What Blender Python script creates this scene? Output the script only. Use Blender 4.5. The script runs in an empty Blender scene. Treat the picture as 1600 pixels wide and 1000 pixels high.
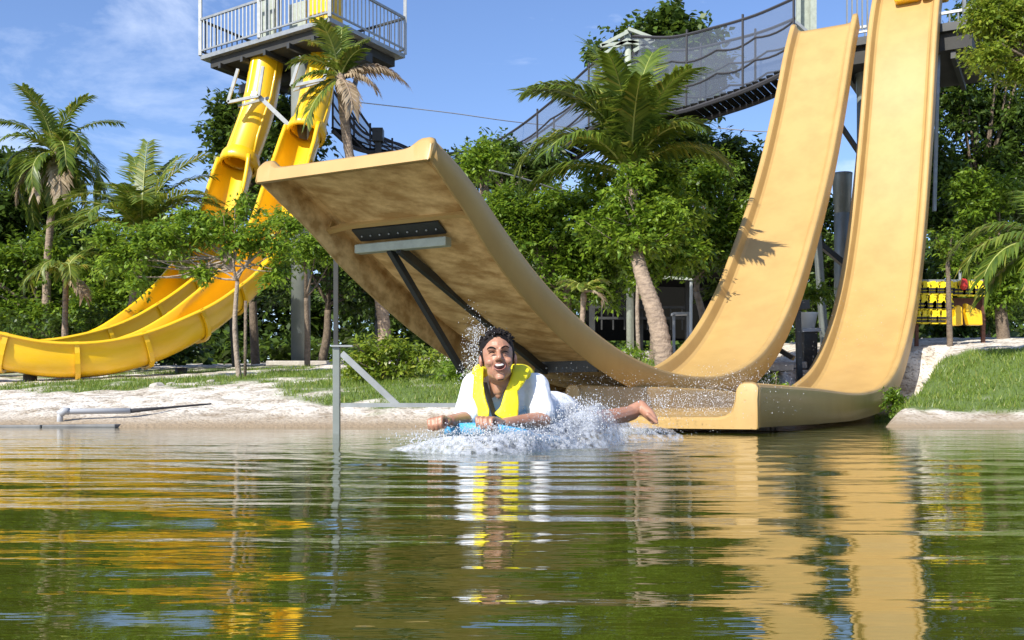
import bpy, bmesh, math, random
import numpy as np
from mathutils import Vector, Matrix, noise as mnoise
random.seed(7); rng = np.random.default_rng(7)
S = bpy.context.scene; C = bpy.context.scene.collection
R = math.radians
# ------------------------------------------------------------------ camera
EYE, HOR, F = 0.2, 634.0, 1600.0
cam = bpy.data.cameras.new('camera'); camo = bpy.data.objects.new('camera', cam); C.objects.link(camo)
camo.location = (0, 0, EYE); camo.rotation_euler = (R(90), 0, 0)
cam.sensor_width = 36; cam.lens = 36 * F / 1600; cam.shift_y = (HOR - 500) / 1600
cam.clip_start = 0.05; cam.clip_end = 2000
S.camera = camo
# ------------------------------------------------------------------ sky + sun
SUN = Vector((-0.60, -0.78, 0.80)).normalized()
SUN_EL = math.asin(SUN.z); SUN_AZ = math.atan2(SUN.x, SUN.y)
W = bpy.data.worlds.new('World'); S.world = W; W.use_nodes = True
nt = W.node_tree; nt.nodes.clear()
def wn(t, **k):
    n = nt.nodes.new(t)
    for a, b in k.items(): setattr(n, a, b)
    return n
out = wn('ShaderNodeOutputWorld'); bg = wn('ShaderNodeBackground')
sky = wn('ShaderNodeTexSky', sky_type='NISHITA', sun_disc=False, sun_elevation=SUN_EL, sun_rotation=SUN_AZ)
sky.air_density = 1.0; sky.dust_density = 0.6; sky.ozone_density = 2.4
tc = wn('ShaderNodeTexCoord'); mp = wn('ShaderNodeMapping'); mp.inputs['Scale'].default_value = (2.2, 2.2, 6.0)
mp.inputs['Rotation'].default_value = (0, R(14), 0); mp.inputs['Location'].default_value = (0.35, 0.0, 0.2)
nz = wn('ShaderNodeTexNoise'); nz.inputs['Scale'].default_value = 1.6; nz.inputs['Detail'].default_value = 9; nz.inputs['Roughness'].default_value = .62
nz.inputs['Distortion'].default_value = .5
cr = wn('ShaderNodeValToRGB'); cr.color_ramp.elements[0].position = .52; cr.color_ramp.elements[1].position = .80
cr.color_ramp.elements[0].color = (0, 0, 0, 1); cr.color_ramp.elements[1].color = (.6, .6, .6, 1)
mx = wn('ShaderNodeMixRGB'); mx.inputs['Color2'].default_value = (8.2, 8.8, 9.8, 1)
tint = wn('ShaderNodeMixRGB', blend_type='MULTIPLY'); tint.inputs['Fac'].default_value = 1; tint.inputs['Color2'].default_value = (.86, .93, 1.13, 1)
L = nt.links.new
L(tc.outputs['Generated'], mp.inputs['Vector']); L(mp.outputs['Vector'], nz.inputs['Vector']); L(nz.outputs['Fac'], cr.inputs['Fac'])
L(sky.outputs['Color'], tint.inputs['Color1']); L(tint.outputs['Color'], mx.inputs['Color1']); L(cr.outputs['Color'], mx.inputs['Fac'])
L(mx.outputs['Color'], bg.inputs['Color']); L(bg.outputs['Background'], out.inputs['Surface'])
bg.inputs['Strength'].default_value = 0.105
sl = bpy.data.lights.new('sun', 'SUN'); sl.energy = 4.1; sl.angle = R(0.53); sl.color = (1.0, .95, .86)
so = bpy.data.objects.new('sun', sl); C.objects.link(so); so.rotation_euler = SUN.to_track_quat('Z', 'Y').to_euler(); so.location = (-20, -12, 18)
S.view_settings.view_transform = 'Standard'; S.view_settings.look = 'None'; S.view_settings.exposure = 0.75
S.view_settings.gamma = 1.0; S.view_settings.use_curve_mapping = False
S.cycles.max_bounces = 8; S.cycles.transparent_max_bounces = 24; S.cycles.diffuse_bounces = 3; S.cycles.glossy_bounces = 4
S.cycles.use_denoising = True

# ------------------------------------------------------------------ helpers
def PX(px, py, d): return Vector(((px - 800) / F * d, d, EYE + (HOR - py) / F * d))
def ss(a, b, x): t = min(1, max(0, (x - a) / (b - a))); return t * t * (3 - 2 * t)
def lerp(a, b, t): return a + (b - a) * t
def interp(x, xs, ys): return float(np.interp(x, xs, ys))
def tag(o, label, cat, group=None):
    o['label'] = label; o['category'] = cat
    if group: o['group'] = group
    return o
def thing(name, loc, label, cat, group=None):
    o = bpy.data.objects.new(name, None); C.objects.link(o); o.location = loc; o.empty_display_size = .1
    return tag(o, label, cat, group)
def rootloc(o):
    while o.parent: o = o.parent
    return Vector(o.location)
def link(name, me, parent=None, mat=None, loc=None):
    o = bpy.data.objects.new(name, me); C.objects.link(o)
    if mat and not me.materials: me.materials.append(mat)
    if parent: o.parent = parent
    if loc: o.location = loc
    return o
class MB:
    def __init__(s): s.v = []; s.f = []
    def add(s, vs, fs):
        b = len(s.v); s.v += [Vector(v) for v in vs]; s.f += [tuple(b + i for i in f) for f in fs]; return s
    def box(s, c, size, rot=None):
        c = Vector(c); hx, hy, hz = size[0] / 2, size[1] / 2, size[2] / 2
        vs = [Vector((x, y, z)) for x in (-hx, hx) for y in (-hy, hy) for z in (-hz, hz)]
        if rot is not None: vs = [rot @ v for v in vs]
        return s.add([c + v for v in vs], [(0, 1, 3, 2), (4, 6, 7, 5), (0, 4, 5, 1), (2, 3, 7, 6), (0, 2, 6, 4), (1, 5, 7, 3)])
    def beam(s, a, b, w, h=None, up=Vector((0, 0, 1))):
        a, b = Vector(a), Vector(b); h = h or w; t = (b - a).normalized()
        if abs(t.dot(up)) > .98: up = Vector((0, 1, 0))
        x = t.cross(up).normalized(); y = x.cross(t)
        vs = [p + x * sx * w / 2 + y * sy * h / 2 for p in (a, b) for sx, sy in ((-1, -1), (1, -1), (1, 1), (-1, 1))]
        return s.add(vs, [(0, 3, 2, 1), (4, 5, 6, 7), (0, 1, 5, 4), (1, 2, 6, 5), (2, 3, 7, 6), (3, 0, 4, 7)])
    def tube(s, pts, rad, n=8, cap=True):
        pts = [Vector(p) for p in pts]; m = len(pts)
        if not hasattr(rad, '__len__'): rad = [rad] * m
        up = Vector((0, 0, 1)); t0 = (pts[1] - pts[0]).normalized()
        if abs(t0.z) > .9: up = Vector((1, 0, 0))
        vs = []; x = None
        for i, p in enumerate(pts):
            t = (pts[min(i + 1, m - 1)] - pts[max(i - 1, 0)]).normalized()
            x = (t.cross(up) if x is None else x - t * x.dot(t)).normalized(); y = t.cross(x)
            vs += [p + (x * math.cos(k * 2 * math.pi / n) + y * math.sin(k * 2 * math.pi / n)) * rad[i] for k in range(n)]
        fs = [(i * n + k, i * n + (k + 1) % n, (i + 1) * n + (k + 1) % n, (i + 1) * n + k) for i in range(m - 1) for k in range(n)]
        if cap: fs += [tuple(range(n - 1, -1, -1)), tuple((m - 1) * n + k for k in range(n))]
        return s.add(vs, fs)
    def ell(s, c, r, rot=None, nu=12, nv=8):
        c = Vector(c); vs = []
        for j in range(1, nv):
            th = math.pi * j / nv
            for i in range(nu):
                ph = 2 * math.pi * i / nu
                vs.append(Vector((r[0] * math.sin(th) * math.cos(ph), r[1] * math.sin(th) * math.sin(ph), r[2] * math.cos(th))))
        vs += [Vector((0, 0, r[2])), Vector((0, 0, -r[2]))]
        if rot is not None: vs = [rot @ v for v in vs]
        a = (nv - 1) * nu; fs = []
        for j in range(nv - 2):
            for i in range(nu): fs.append((j * nu + i, (j + 1) * nu + i, (j + 1) * nu + (i + 1) % nu, j * nu + (i + 1) % nu))
        for i in range(nu): fs += [(a, i, (i + 1) % nu), (a + 1, (nv - 2) * nu + (i + 1) % nu, (nv - 2) * nu + i)]
        return s.add([c + v for v in vs], fs)
    def cap(s, a, b, ra, rb, n=12):      # tapered capsule
        a, b = Vector(a), Vector(b); t = (b - a).normalized(); pts = []; rs = []
        for k in range(4): an = math.pi / 2 * k / 4; pts.append(a - t * ra * math.cos(an)); rs.append(max(ra * math.sin(an), ra * .05))
        pts.append(a); rs.append(ra); pts.append(b); rs.append(rb)
        for k in range(3, -1, -1): an = math.pi / 2 * k / 4; pts.append(b + t * rb * math.cos(an)); rs.append(max(rb * math.sin(an), rb * .05))
        return s.tube(pts, rs, n)
    def chain(s, pts, rs):
        for i in range(len(pts) - 1): s.cap(pts[i], pts[i + 1], rs[i], rs[i + 1])
        return s
    def build(s, name, mat, parent=None, smooth=False, base=None, bevel=0):
        if parent is not None: o0 = rootloc(parent)
        else:
            if base is None:
                xs = [v.x for v in s.v]; ys = [v.y for v in s.v]; zs = [v.z for v in s.v]
                base = Vector(((min(xs) + max(xs)) / 2, (min(ys) + max(ys)) / 2, min(zs)))
            o0 = Vector(base)
        me = bpy.data.meshes.new(name); me.from_pydata([v - o0 for v in s.v], [], s.f); me.update()
        if smooth: me.polygons.foreach_set('use_smooth', [True] * len(me.polygons))
        o = link(name, me, parent, mat, None if parent is not None else o0)
        if bevel:
            b = o.modifiers.new('bevel', 'BEVEL'); b.width = bevel; b.segments = 2; b.limit_method = 'ANGLE'
        return o
def npmesh(name, V, Fq, mat, parent=None, base=(0, 0, 0), smooth=False):
    """V (n,3), Fq (m,k) numpy"""
    o0 = np.array(rootloc(parent) if parent is not None else base, float)
    me = bpy.data.meshes.new(name); V = (V - o0).astype(np.float32); m, k = Fq.shape
    me.vertices.add(len(V)); me.vertices.foreach_set('co', V.ravel())
    me.loops.add(m * k); me.loops.foreach_set('vertex_index', Fq.astype(np.int32).ravel())
    me.polygons.add(m); me.polygons.foreach_set('loop_start', np.arange(0, m * k, k, dtype=np.int32))
    if smooth: me.polygons.foreach_set('use_smooth', np.ones(m, bool))
    me.update(calc_edges=True)
    return link(name, me, parent, mat, None if parent is not None else tuple(o0))
def copy_tree(o, parent=None):
    c = o.copy(); C.objects.link(c); c.parent = parent
    for ch in list(o.children): copy_tree(ch, c)
    return c
# ------------------------------------------------------------------ materials
def mat(name, col, rough=.5, metal=0, var=None, vscale=5, bump=0, bscale=30, spec=.5, coat=0, stretch=None, thr=(.35, .7), bstretch=None):
    m = bpy.data.materials.new(name); m.use_nodes = True; t = m.node_tree; b = t.nodes['Principled BSDF']
    b.inputs['Base Color'].default_value = (*col, 1); b.inputs['Roughness'].default_value = rough; b.inputs['Metallic'].default_value = metal
    b.inputs['Specular IOR Level'].default_value = spec; b.inputs['Coat Weight'].default_value = coat; b.inputs['Coat Roughness'].default_value = .12
    tcn = t.nodes.new('ShaderNodeTexCoord')
    if var:
        n = t.nodes.new('ShaderNodeTexNoise'); n.inputs['Scale'].default_value = vscale; n.inputs['Detail'].default_value = 8; n.inputs['Roughness'].default_value = .6
        mpn = t.nodes.new('ShaderNodeMapping'); mpn.inputs['Scale'].default_value = stretch or (1, 1, 1)
        r = t.nodes.new('ShaderNodeMapRange'); r.inputs['From Min'].default_value = thr[0]; r.inputs['From Max'].default_value = thr[1]
        x = t.nodes.new('ShaderNodeMixRGB'); x.inputs['Color1'].default_value = (*col, 1); x.inputs['Color2'].default_value = (*var, 1)
        t.links.new(tcn.outputs['Object'], mpn.inputs['Vector']); t.links.new(mpn.outputs['Vector'], n.inputs['Vector'])
        t.links.new(n.outputs['Fac'], r.inputs['Value']); t.links.new(r.outputs['Result'], x.inputs['Fac']); t.links.new(x.outputs['Color'], b.inputs['Base Color'])
    if bump:
        n = t.nodes.new('ShaderNodeTexNoise'); n.inputs['Scale'].default_value = bscale; n.inputs['Detail'].default_value = 5
        mb = t.nodes.new('ShaderNodeMapping'); mb.inputs['Scale'].default_value = bstretch or (1, 1, 1)
        bp = t.nodes.new('ShaderNodeBump'); bp.inputs['Strength'].default_value = min(1, bump); bp.inputs['Distance'].default_value = .02
        t.links.new(tcn.outputs['Object'], mb.inputs['Vector']); t.links.new(mb.outputs['Vector'], n.inputs['Vector'])
        t.links.new(n.outputs['Fac'], bp.inputs['Height']); t.links.new(bp.outputs['Normal'], b.inputs['Normal'])
    return m
def leafmat(name, c1, c2, trans=.35, c3=None):
    m = bpy.data.materials.new(name); m.use_nodes = True; t = m.node_tree; b = t.nodes['Principled BSDF']
    g = t.nodes.new('ShaderNodeNewGeometry'); r = t.nodes.new('ShaderNodeValToRGB')
    r.color_ramp.elements[0].color = (*c1, 1); r.color_ramp.elements[1].color = (*c2, 1); r.color_ramp.elements[1].position = .86
    if c3: e = r.color_ramp.elements.new(1.0); e.color = (*c3, 1)
    t.links.new(g.outputs['Random Per Island'], r.inputs['Fac']); t.links.new(r.outputs['Color'], b.inputs['Base Color'])
    b.inputs['Roughness'].default_value = .42; b.inputs['Specular IOR Level'].default_value = .45
    tr = t.nodes.new('ShaderNodeBsdfTranslucent'); ms = t.nodes.new('ShaderNodeMixShader'); ms.inputs['Fac'].default_value = trans
    hs = t.nodes.new('ShaderNodeHueSaturation'); hs.inputs['Value'].default_value = 1.5; hs.inputs['Hue'].default_value = .485
    t.links.new(r.outputs['Color'], hs.inputs['Color']); t.links.new(hs.outputs['Color'], tr.inputs['Color'])
    o = t.nodes['Material Output']; t.links.new(b.outputs['BSDF'], ms.inputs[1]); t.links.new(tr.outputs['BSDF'], ms.inputs[2]); t.links.new(ms.outputs['Shader'], o.inputs['Surface'])
    return m
M = {}
M['tan'] = mat('tan_gelcoat', (.48, .308, .105), .48, var=(.41, .25, .082), vscale=2.2, bump=.05, bscale=7, coat=.10, thr=(.4, .75))
M['tan_under'] = mat('fibreglass_painted_caustics', (.78, .53, .24), .6, var=(.42, .24, .08), vscale=4.2, stretch=(1, 2.0, 2.4), bump=1, bscale=7, bstretch=(1, 1, 1), thr=(.38, .62))  # fibreglass tan, with rippling water-light streaks painted in as bright and dark mottling
M['yellow'] = mat('yellow_gelcoat', (.83, .50, .006), .36, var=(.77, .44, .006), vscale=2, coat=.3)
M['steel'] = mat('galvanised_steel', (.36, .37, .36), .45, .5, var=(.26, .27, .26), vscale=8)
M['dark'] = mat('dark_grey_paint', (.026, .028, .027), .5, .1, var=(.045, .045, .042), vscale=6)
M['greenbeam'] = mat('pale_green_paint', (.40, .44, .36), .5, var=(.30, .33, .27), vscale=15)
M['post'] = mat('grey_green_paint', (.23, .25, .23), .4, .2, var=(.18, .2, .18), vscale=4)
M['white'] = mat('white_paint', (.75, .77, .74), .4)
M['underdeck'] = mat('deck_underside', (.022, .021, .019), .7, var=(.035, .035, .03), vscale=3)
M['trunk'] = mat('bark', (.20, .15, .105), .9, var=(.10, .075, .05), vscale=14, bump=1, bscale=40)
M['paletrunk'] = mat('pale_bark', (.36, .29, .22), .85, var=(.20, .15, .11), vscale=12, bump=1, bscale=35)
M['palmtrunk'] = mat('palm_bark', (.36, .27, .19), .9, var=(.15, .11, .08), vscale=9, bump=1, bscale=30, stretch=(1, 1, 3))
M['rachis'] = mat('frond_rib', (.30, .33, .08), .5)
M['frond'] = leafmat('palm_leaflets', (.06, .11, .014), (.15, .21, .022), .35, (.30, .27, .05))
M['frondlight'] = leafmat('palm_leaflets_light', (.085, .14, .02), (.20, .24, .03), .35, (.42, .34, .06))
M['deadfrond'] = leafmat('dry_palm_leaflets', (.30, .22, .13), (.46, .37, .25), .2)
M['leafdark'] = leafmat('dark_leaves', (.03, .06, .010), (.09, .15, .018), .3)
M['leafmid'] = leafmat('mid_green_leaves', (.058, .12, .012), (.18, .28, .022), .4)
M['leafbright'] = leafmat('bright_leaves', (.08, .16, .014), (.22, .33, .028), .4)
M['leaflime'] = leafmat('lime_leaves', (.10, .16, .015), (.24, .32, .03), .4, (.36, .36, .05))
M['grass'] = leafmat('grass_blades', (.10, .17, .02), (.22, .30, .045), .35, (.38, .36, .10))
M['pvc'] = mat('grey_pvc', (.42, .43, .44), .4)
M['vest'] = mat('yellow_vest_foam', (.88, .72, .01), .55, bump=.25, bscale=30)
M['black'] = mat('black_webbing', (.012, .012, .014), .6)
M['shirt'] = mat('wet_white_cotton', (.80, .81, .84), .6, bump=.5, bscale=22)
M['shorts'] = mat('dark_blue_shorts', (.05, .08, .16), .6, var=(.5, .5, .52), vscale=20, thr=(.5, .52))
M['skin'] = mat('skin', (.43, .225, .145), .42, var=(.36, .17, .10), vscale=9, bump=.08, bscale=90); M['skin'].node_tree.nodes['Principled BSDF'].inputs['Subsurface Weight'].default_value = .08
M['hair'] = mat('wet_black_hair', (.010, .007, .006), .62, spec=.18)
M['lips'] = mat('lips', (.33, .13, .10), .4)
M['teeth'] = mat('teeth', (.80, .76, .68), .25)
M['mouth'] = mat('mouth_inside', (.05, .012, .01), .5)
M['board'] = mat('blue_foam', (.06, .34, .62), .45); M['boardbase'] = mat('white_foam', (.7, .72, .74), .45)
M['jacket'] = mat('yellow_nylon', (.88, .68, .01), .5, bump=.3, bscale=20); M['red'] = mat('red_nylon', (.5, .03, .02), .5)
M['wood'] = mat('brown_boards', (.16, .06, .03), .7, var=(.09, .035, .02), vscale=10)
M['rock'] = mat('pale_stone', (.50, .46, .40), .9, var=(.34, .31, .27), vscale=6, bump=.6, bscale=14)
M['slate'] = mat('dark_slate', (.10, .10, .10), .6, var=(.2, .2, .19), vscale=5)
M['shade'] = mat('painted_shade_wood', (.009, .009, .008), .95, spec=.05)  # shade painted as near-black colour: shelter roof, back wall, bridge planks
M['rope'] = mat('dark_rope', (.035, .035, .04), .8)
M['wire'] = mat('grey_wire', (.35, .36, .38), .4, .3)
M['terracotta'] = mat('terracotta', (.42, .16, .09), .8)
def netmat():
    m = bpy.data.materials.new('bridge_netting'); m.use_nodes = True; t = m.node_tree; b = t.nodes['Principled BSDF']
    b.inputs['Base Color'].default_value = (.10, .12, .16, 1); b.inputs['Roughness'].default_value = .8; b.inputs['Alpha'].default_value = .45
    return m
M['net'] = netmat()
def watermat():
    m = bpy.data.materials.new('green_pond_water'); m.use_nodes = True; t = m.node_tree; b = t.nodes['Principled BSDF']
    b.inputs['Base Color'].default_value = (.048, .058, .006, 1); b.inputs['Roughness'].default_value = .015; b.inputs['IOR'].default_value = 1.9
    b.inputs['Specular IOR Level'].default_value = .75
    tcn = t.nodes.new('ShaderNodeTexCoord'); mpn = t.nodes.new('ShaderNodeMapping'); mpn.inputs['Scale'].default_value = (2.2, 9, 1)
    n = t.nodes.new('ShaderNodeTexNoise'); n.inputs['Scale'].default_value = 2.2; n.inputs['Detail'].default_value = 3
    bp = t.nodes.new('ShaderNodeBump'); bp.inputs['Strength'].default_value = .45; bp.inputs['Distance'].default_value = .004
    t.links.new(tcn.outputs['Object'], mpn.inputs['Vector']); t.links.new(mpn.outputs['Vector'], n.inputs['Vector']); t.links.new(n.outputs['Fac'], bp.inputs['Height']); t.links.new(bp.outputs['Normal'], b.inputs['Normal'])
    return m
M['water'] = watermat()
def foammat(name, tr, col=(.86, .88, .90), rough=.2):
    m = bpy.data.materials.new(name); m.use_nodes = True; t = m.node_tree; b = t.nodes['Principled BSDF']
    b.inputs['Base Color'].default_value = (*col, 1); b.inputs['Roughness'].default_value = rough
    n = t.nodes.new('ShaderNodeTexNoise'); n.inputs['Scale'].default_value = 38; n.inputs['Detail'].default_value = 6
    tcn = t.nodes.new('ShaderNodeTexCoord'); t.links.new(tcn.outputs['Object'], n.inputs['Vector'])
    r = t.nodes.new('ShaderNodeMapRange'); r.inputs['From Min'].default_value = .40; r.inputs['From Max'].default_value = .62; r.inputs['To Min'].default_value = tr; r.inputs['To Max'].default_value = min(1, tr + .45)
    t.links.new(n.outputs['Fac'], r.inputs['Value']); t.links.new(r.outputs['Result'], b.inputs['Alpha'])
    bp = t.nodes.new('ShaderNodeBump'); bp.inputs['Strength'].default_value = .6; bp.inputs['Distance'].default_value = .01
    t.links.new(n.outputs['Fac'], bp.inputs['Height']); t.links.new(bp.outputs['Normal'], b.inputs['Normal'])
    return m
M['foam'] = foammat('splash_water', .03, (.58, .61, .66)); M['drop'] = mat('water_drops', (.80, .82, .85), .08, spec=.8); M['drop'].node_tree.nodes['Principled BSDF'].inputs['Transmission Weight'].default_value = .45; M['drop'].node_tree.nodes['Principled BSDF'].inputs['IOR'].default_value = 1.33

# ------------------------------------------------------------------ slide geometry shared with the terrain
DX, DY = .477, .879                                     # plan direction from the exit up to the tower
jump_pts = [(5.86, 1.73), (5.98, 1.705), (6.10, 1.66), (6.36, 1.49), (6.81, 1.196), (7.33, .95), (7.93, .745), (8.71, .576), (9.34, .51), (10.16, .49), (11.14, .576), (12.3, .90), (13.47, 1.62), (14.5, 2.62), (15.65, 3.96), (16.6, 5.4), (17.3, 6.6), (17.55, 6.93)]
run_pts = [(7.29, .364), (8.86, .36), (11.4, .364), (12.43, .464), (13.37, .735), (14.17, 1.21), (15.07, 2.05), (15.74, 3.05), (16.5, 4.67), (17.53, 7.15), (17.9, 7.7)]
def jump_x(d): return .544 * d - 3.62
def run_x(d): return .544 * d - 2.214
def smooth_path(pts, xf, step=.09):
    d = np.array([p[0] for p in pts]); z = np.array([p[1] for p in pts])
    s = np.concatenate([[0], np.cumsum(np.hypot(np.diff(d) * 1.138, np.diff(z)))])
    n = int(s[-1] / step); q = np.linspace(0, s[-1], n)
    # cubic hermite
    def her(y):
        m = np.gradient(y, s); i = np.clip(np.searchsorted(s, q) - 1, 0, len(s) - 2); h = s[i + 1] - s[i]; t = (q - s[i]) / h
        return (2 * t**3 - 3 * t**2 + 1) * y[i] + (t**3 - 2 * t**2 + t) * h * m[i] + (-2 * t**3 + 3 * t**2) * y[i + 1] + (t**3 - t**2) * h * m[i + 1]
    dd, zz = her(d), her(z)
    k = np.array([1, 2, 3, 2, 1]) / 9
    for _ in range(6):
        zp = np.pad(zz, 2, mode='reflect', reflect_type='odd'); zz = np.convolve(zp, k, 'valid'); dp = np.pad(dd, 2, mode='reflect', reflect_type='odd'); dd = np.convolve(dp, k, 'valid')
    return [Vector((xf(a), a, b)) for a, b in zip(dd, zz)]
# ------------------------------------------------------------------ ground
def hgt(x, y):
    z = np.interp(y, [-80, 7, 8.8, 9.5, 11, 12, 14, 17, 23, 30, 60, 300], [-.9, -.6, -.16, 0.005, .30, .43, .655, .88, 1.26, 1.65, 2.2, 3])
    e = np.interp(x, [-8, -5, -2, 1.5, 3, 4.6, 6, 9], [-.22, -.12, 0, .20, .10, -.04, .32, .45])
    t = np.clip((y - 9.6) / 3.2, 0, 1); z = z + e * t * t * (3 - 2 * t)
    for xf, dmax, pp in ((jump_x, 14.2, jump_pts), (run_x, 17.2, run_pts)):
        zt = np.interp(y - .32, [p[0] for p in pp], [p[1] for p in pp]) - .56
        xc = xf(y) - .5 * (.879 + .26); u = (x - xc) * .879
        w = np.clip(np.where(u > 0, 1.0 - u, 1.15 + u) / np.where(u > 0, .3, .35), 0, 1) * np.clip((dmax - y) / 1.6, 0, 1); w = w * w * (3 - 2 * w)
        z = z * (1 - w) + np.minimum(z, zt) * w
    return z
def H(x, y): return float(hgt(np.float64(x), np.float64(y)))
def G(px, d): x = (px - 800) / F * d; return Vector((x, d, H(x, d)))
def nz2(x, y, s, seed=0): return mnoise.noise(Vector((x * s + seed, y * s, seed * 1.7)))
def grassm(x, y):
    px = 800 + F * x / max(y, 1); n = nz2(x, y, .9, 3) * .6 + nz2(x, y, 3, 5) * .45
    g = 0
    g = max(g, ss(1350, 1375, px) * ss(9.9, 10.5, y) * (1 - ss(12.9, 14.0, y + n)) * 1.4)
    g = max(g, ss(395, 450, px) * (1 - ss(720, 760, px)) * ss(9.9, 10.8, y + n * .6) * (1 - ss(15, 17, y)) * 1.05)
    g = max(g, ss(-60, 30, px) * (1 - ss(430, 480, px)) * ss(12.3, 12.9, y + n * .5) * (1 - ss(14.2, 15.4, y + n)) * .9)
    g = max(g, ss(930, 960, px) * (1 - ss(1040, 1080, px)) * ss(11.5, 12, y) * (1 - ss(13.4, 14, y)))
    g = max(g, .8 * ss(16, 17, y) * (1 - ss(450, 520, px)) * (1 - ss(20, 24, y)))
    n2 = nz2(x, y, 1.7, 11) * .5 + nz2(x, y, 5, 12) * .5
    return min(1, max(0, (g + n * .9 + n2 * 1.0 - .42) * 1.8)) if g > .05 else 0
def grid(xs, ys):
    X, Y = np.meshgrid(xs, ys); n, m = len(xs), len(ys)
    i = np.arange(n - 1)[None, :] + np.arange(m - 1)[:, None] * n
    return X, Y, np.stack([i, i + 1, i + 1 + n, i + n], -1).reshape(-1, 4)
xs = np.concatenate([[-400, -200, -100, -60, -40, -30, -22, -17], np.arange(-14, 14.01, .09), [17, 22, 30, 40, 60, 100, 200, 400]])
ys = np.concatenate([[-80, -40, -10, 4, 7, 8.3], np.arange(8.8, 24, .09), np.arange(24.2, 40, .8), [45, 60, 80, 120, 200, 300, 600]])
X, Y, Fq = grid(xs, ys); Z = hgt(X, Y)
rough = np.array([[mnoise.noise(Vector((a * 2.2, b * 2.2, 0))) * .035 + mnoise.noise(Vector((a * 7, b * 7, 9))) * .014 for a in xs] for b in ys])
Z = Z + rough * np.clip((Y - 9.3) / .8, 0.15, 1)
ground = npmesh('ground', np.stack([X, Y, Z], -1).reshape(-1, 3), Fq, None, smooth=True); ground['kind'] = 'structure'
ga = ground.data.attributes.new('grass', 'FLOAT', 'POINT')
ga.data.foreach_set('value', np.array([grassm(a, b) for b in ys for a in xs], np.float32))
def groundmat():
    m = bpy.data.materials.new('sand_and_turf'); m.use_nodes = True; t = m.node_tree; b = t.nodes['Principled BSDF']; b.inputs['Roughness'].default_value = .95
    N = t.nodes.new; K = t.links.new
    tcn = N('ShaderNodeTexCoord'); n1 = N('ShaderNodeTexNoise'); n1.inputs['Scale'].default_value = 3.5; n1.inputs['Detail'].default_value = 9; n1.inputs['Roughness'].default_value = .7
    r1 = N('ShaderNodeValToRGB'); e = r1.color_ramp.elements; e[0].position = .33; e[0].color = (.26, .20, .13, 1); e[1].position = .56; e[1].color = (.74, .685, .59, 1)
    n2 = N('ShaderNodeTexNoise'); n2.inputs['Scale'].default_value = 26; n2.inputs['Detail'].default_value = 4
    r2 = N('ShaderNodeValToRGB'); e = r2.color_ramp.elements; e[0].position = .36; e[0].color = (.35, .3, .25, 1); e[1].position = .46; e[1].color = (1, 1, 1, 1)
    mm = N('ShaderNodeMixRGB'); mm.blend_type = 'MULTIPLY'; mm.inputs['Fac'].default_value = .8
    at = N('ShaderNodeAttribute'); at.attribute_name = 'grass'; mg = N('ShaderNodeMixRGB'); mg.inputs['Color2'].default_value = (.10, .15, .03, 1)
    geo = N('ShaderNodeSeparateXYZ'); wet = N('ShaderNodeMapRange'); wet.inputs['From Min'].default_value = .02; wet.inputs['From Max'].default_value = .16
    mw = N('ShaderNodeMixRGB'); mw.inputs['Color1'].default_value = (.30, .225, .14, 1)
    bp = N('ShaderNodeBump'); bp.inputs['Strength'].default_value = .8; bp.inputs['Distance'].default_value = .03
    K(tcn.outputs['Object'], n1.inputs['Vector']); K(tcn.outputs['Object'], n2.inputs['Vector']); K(n1.outputs['Fac'], r1.inputs['Fac']); K(n2.outputs['Fac'], r2.inputs['Fac'])
    K(r1.outputs['Color'], mm.inputs['Color1']); K(r2.outputs['Color'], mm.inputs['Color2']); K(mm.outputs['Color'], mw.inputs['Color2'])
    K(tcn.outputs['Object'], geo.inputs['Vector']); K(geo.outputs['Z'], wet.inputs['Value']); K(wet.outputs['Result'], mw.inputs['Fac'])
    K(mw.outputs['Color'], mg.inputs['Color1']); K(at.outputs['Fac'], mg.inputs['Fac']); K(mg.outputs['Color'], b.inputs['Base Color'])
    K(n2.outputs['Fac'], bp.inputs['Height']); K(bp.outputs['Normal'], b.inputs['Normal'])
    return m
ground.data.materials.append(groundmat())
# ------------------------------------------------------------------ water
xs = np.concatenate([[-400, -150, -60, -30, -18, -12], np.arange(-8, 8.01, .05), [12, 18, 30, 60, 150, 400]])
yy = [.3]
while yy[-1] < 13: yy.append(yy[-1] + .006 + .0021 * yy[-1]**1.25)
ys = np.concatenate([[-200, -60, -20, -8, -3, -1, -.3, 0, .15], np.array(yy), [20, 30]])
X, Y, Fq = grid(xs, ys); Z = np.zeros_like(X)
waves = []
for i in range(30):
    lam = .065 * (1.105 ** i) * rng.uniform(.9, 1.1); th = rng.normal(0, .10 + .10 * (lam > .35)); k = 2 * math.pi / lam
    waves.append((k * math.sin(th), k * math.cos(th), rng.uniform(0, 6.28), .0042 / k * (1.35 if .16 < lam < .5 else .7)))
mod = np.sin(X * 1.3 + 1 + .6 * np.sin(Y * .9)) * .3 + np.sin(X * .45 + Y * .8) * .3 + 1
for q_, (kx, ky, ph, a) in enumerate(waves):
    wp = 1.1 * np.sin(X * (.8 + .13 * (q_ % 5)) + Y * .7 + q_) + .6 * np.sin(X * 2.3 - Y * 1.1 + 2 * q_)
    Z += a * np.sin(kx * X + ky * Y + ph + wp * min(2.2, 6 / ky * 1.3 + .6)) * (1 + .45 * np.sin(X * 1.7 + q_ * 2.1 + Y * 2.9))
amp = np.interp(Y, [0, .8, 1.6, 3, 7, 10, 14], [.45, .55, .8, .95, .7, .45, .3])
rr = np.hypot(X - .15, Y - 4.9); Z += .0045 * np.sin(rr * 2 * math.pi / .24) * np.exp(-rr / 1.3)
fade = np.clip((13 - Y) / 3, 0, 1) * np.clip((Y + .3) / .5, 0, 1) * np.clip((9 - np.abs(X)) / 2, 0, 1)
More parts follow.
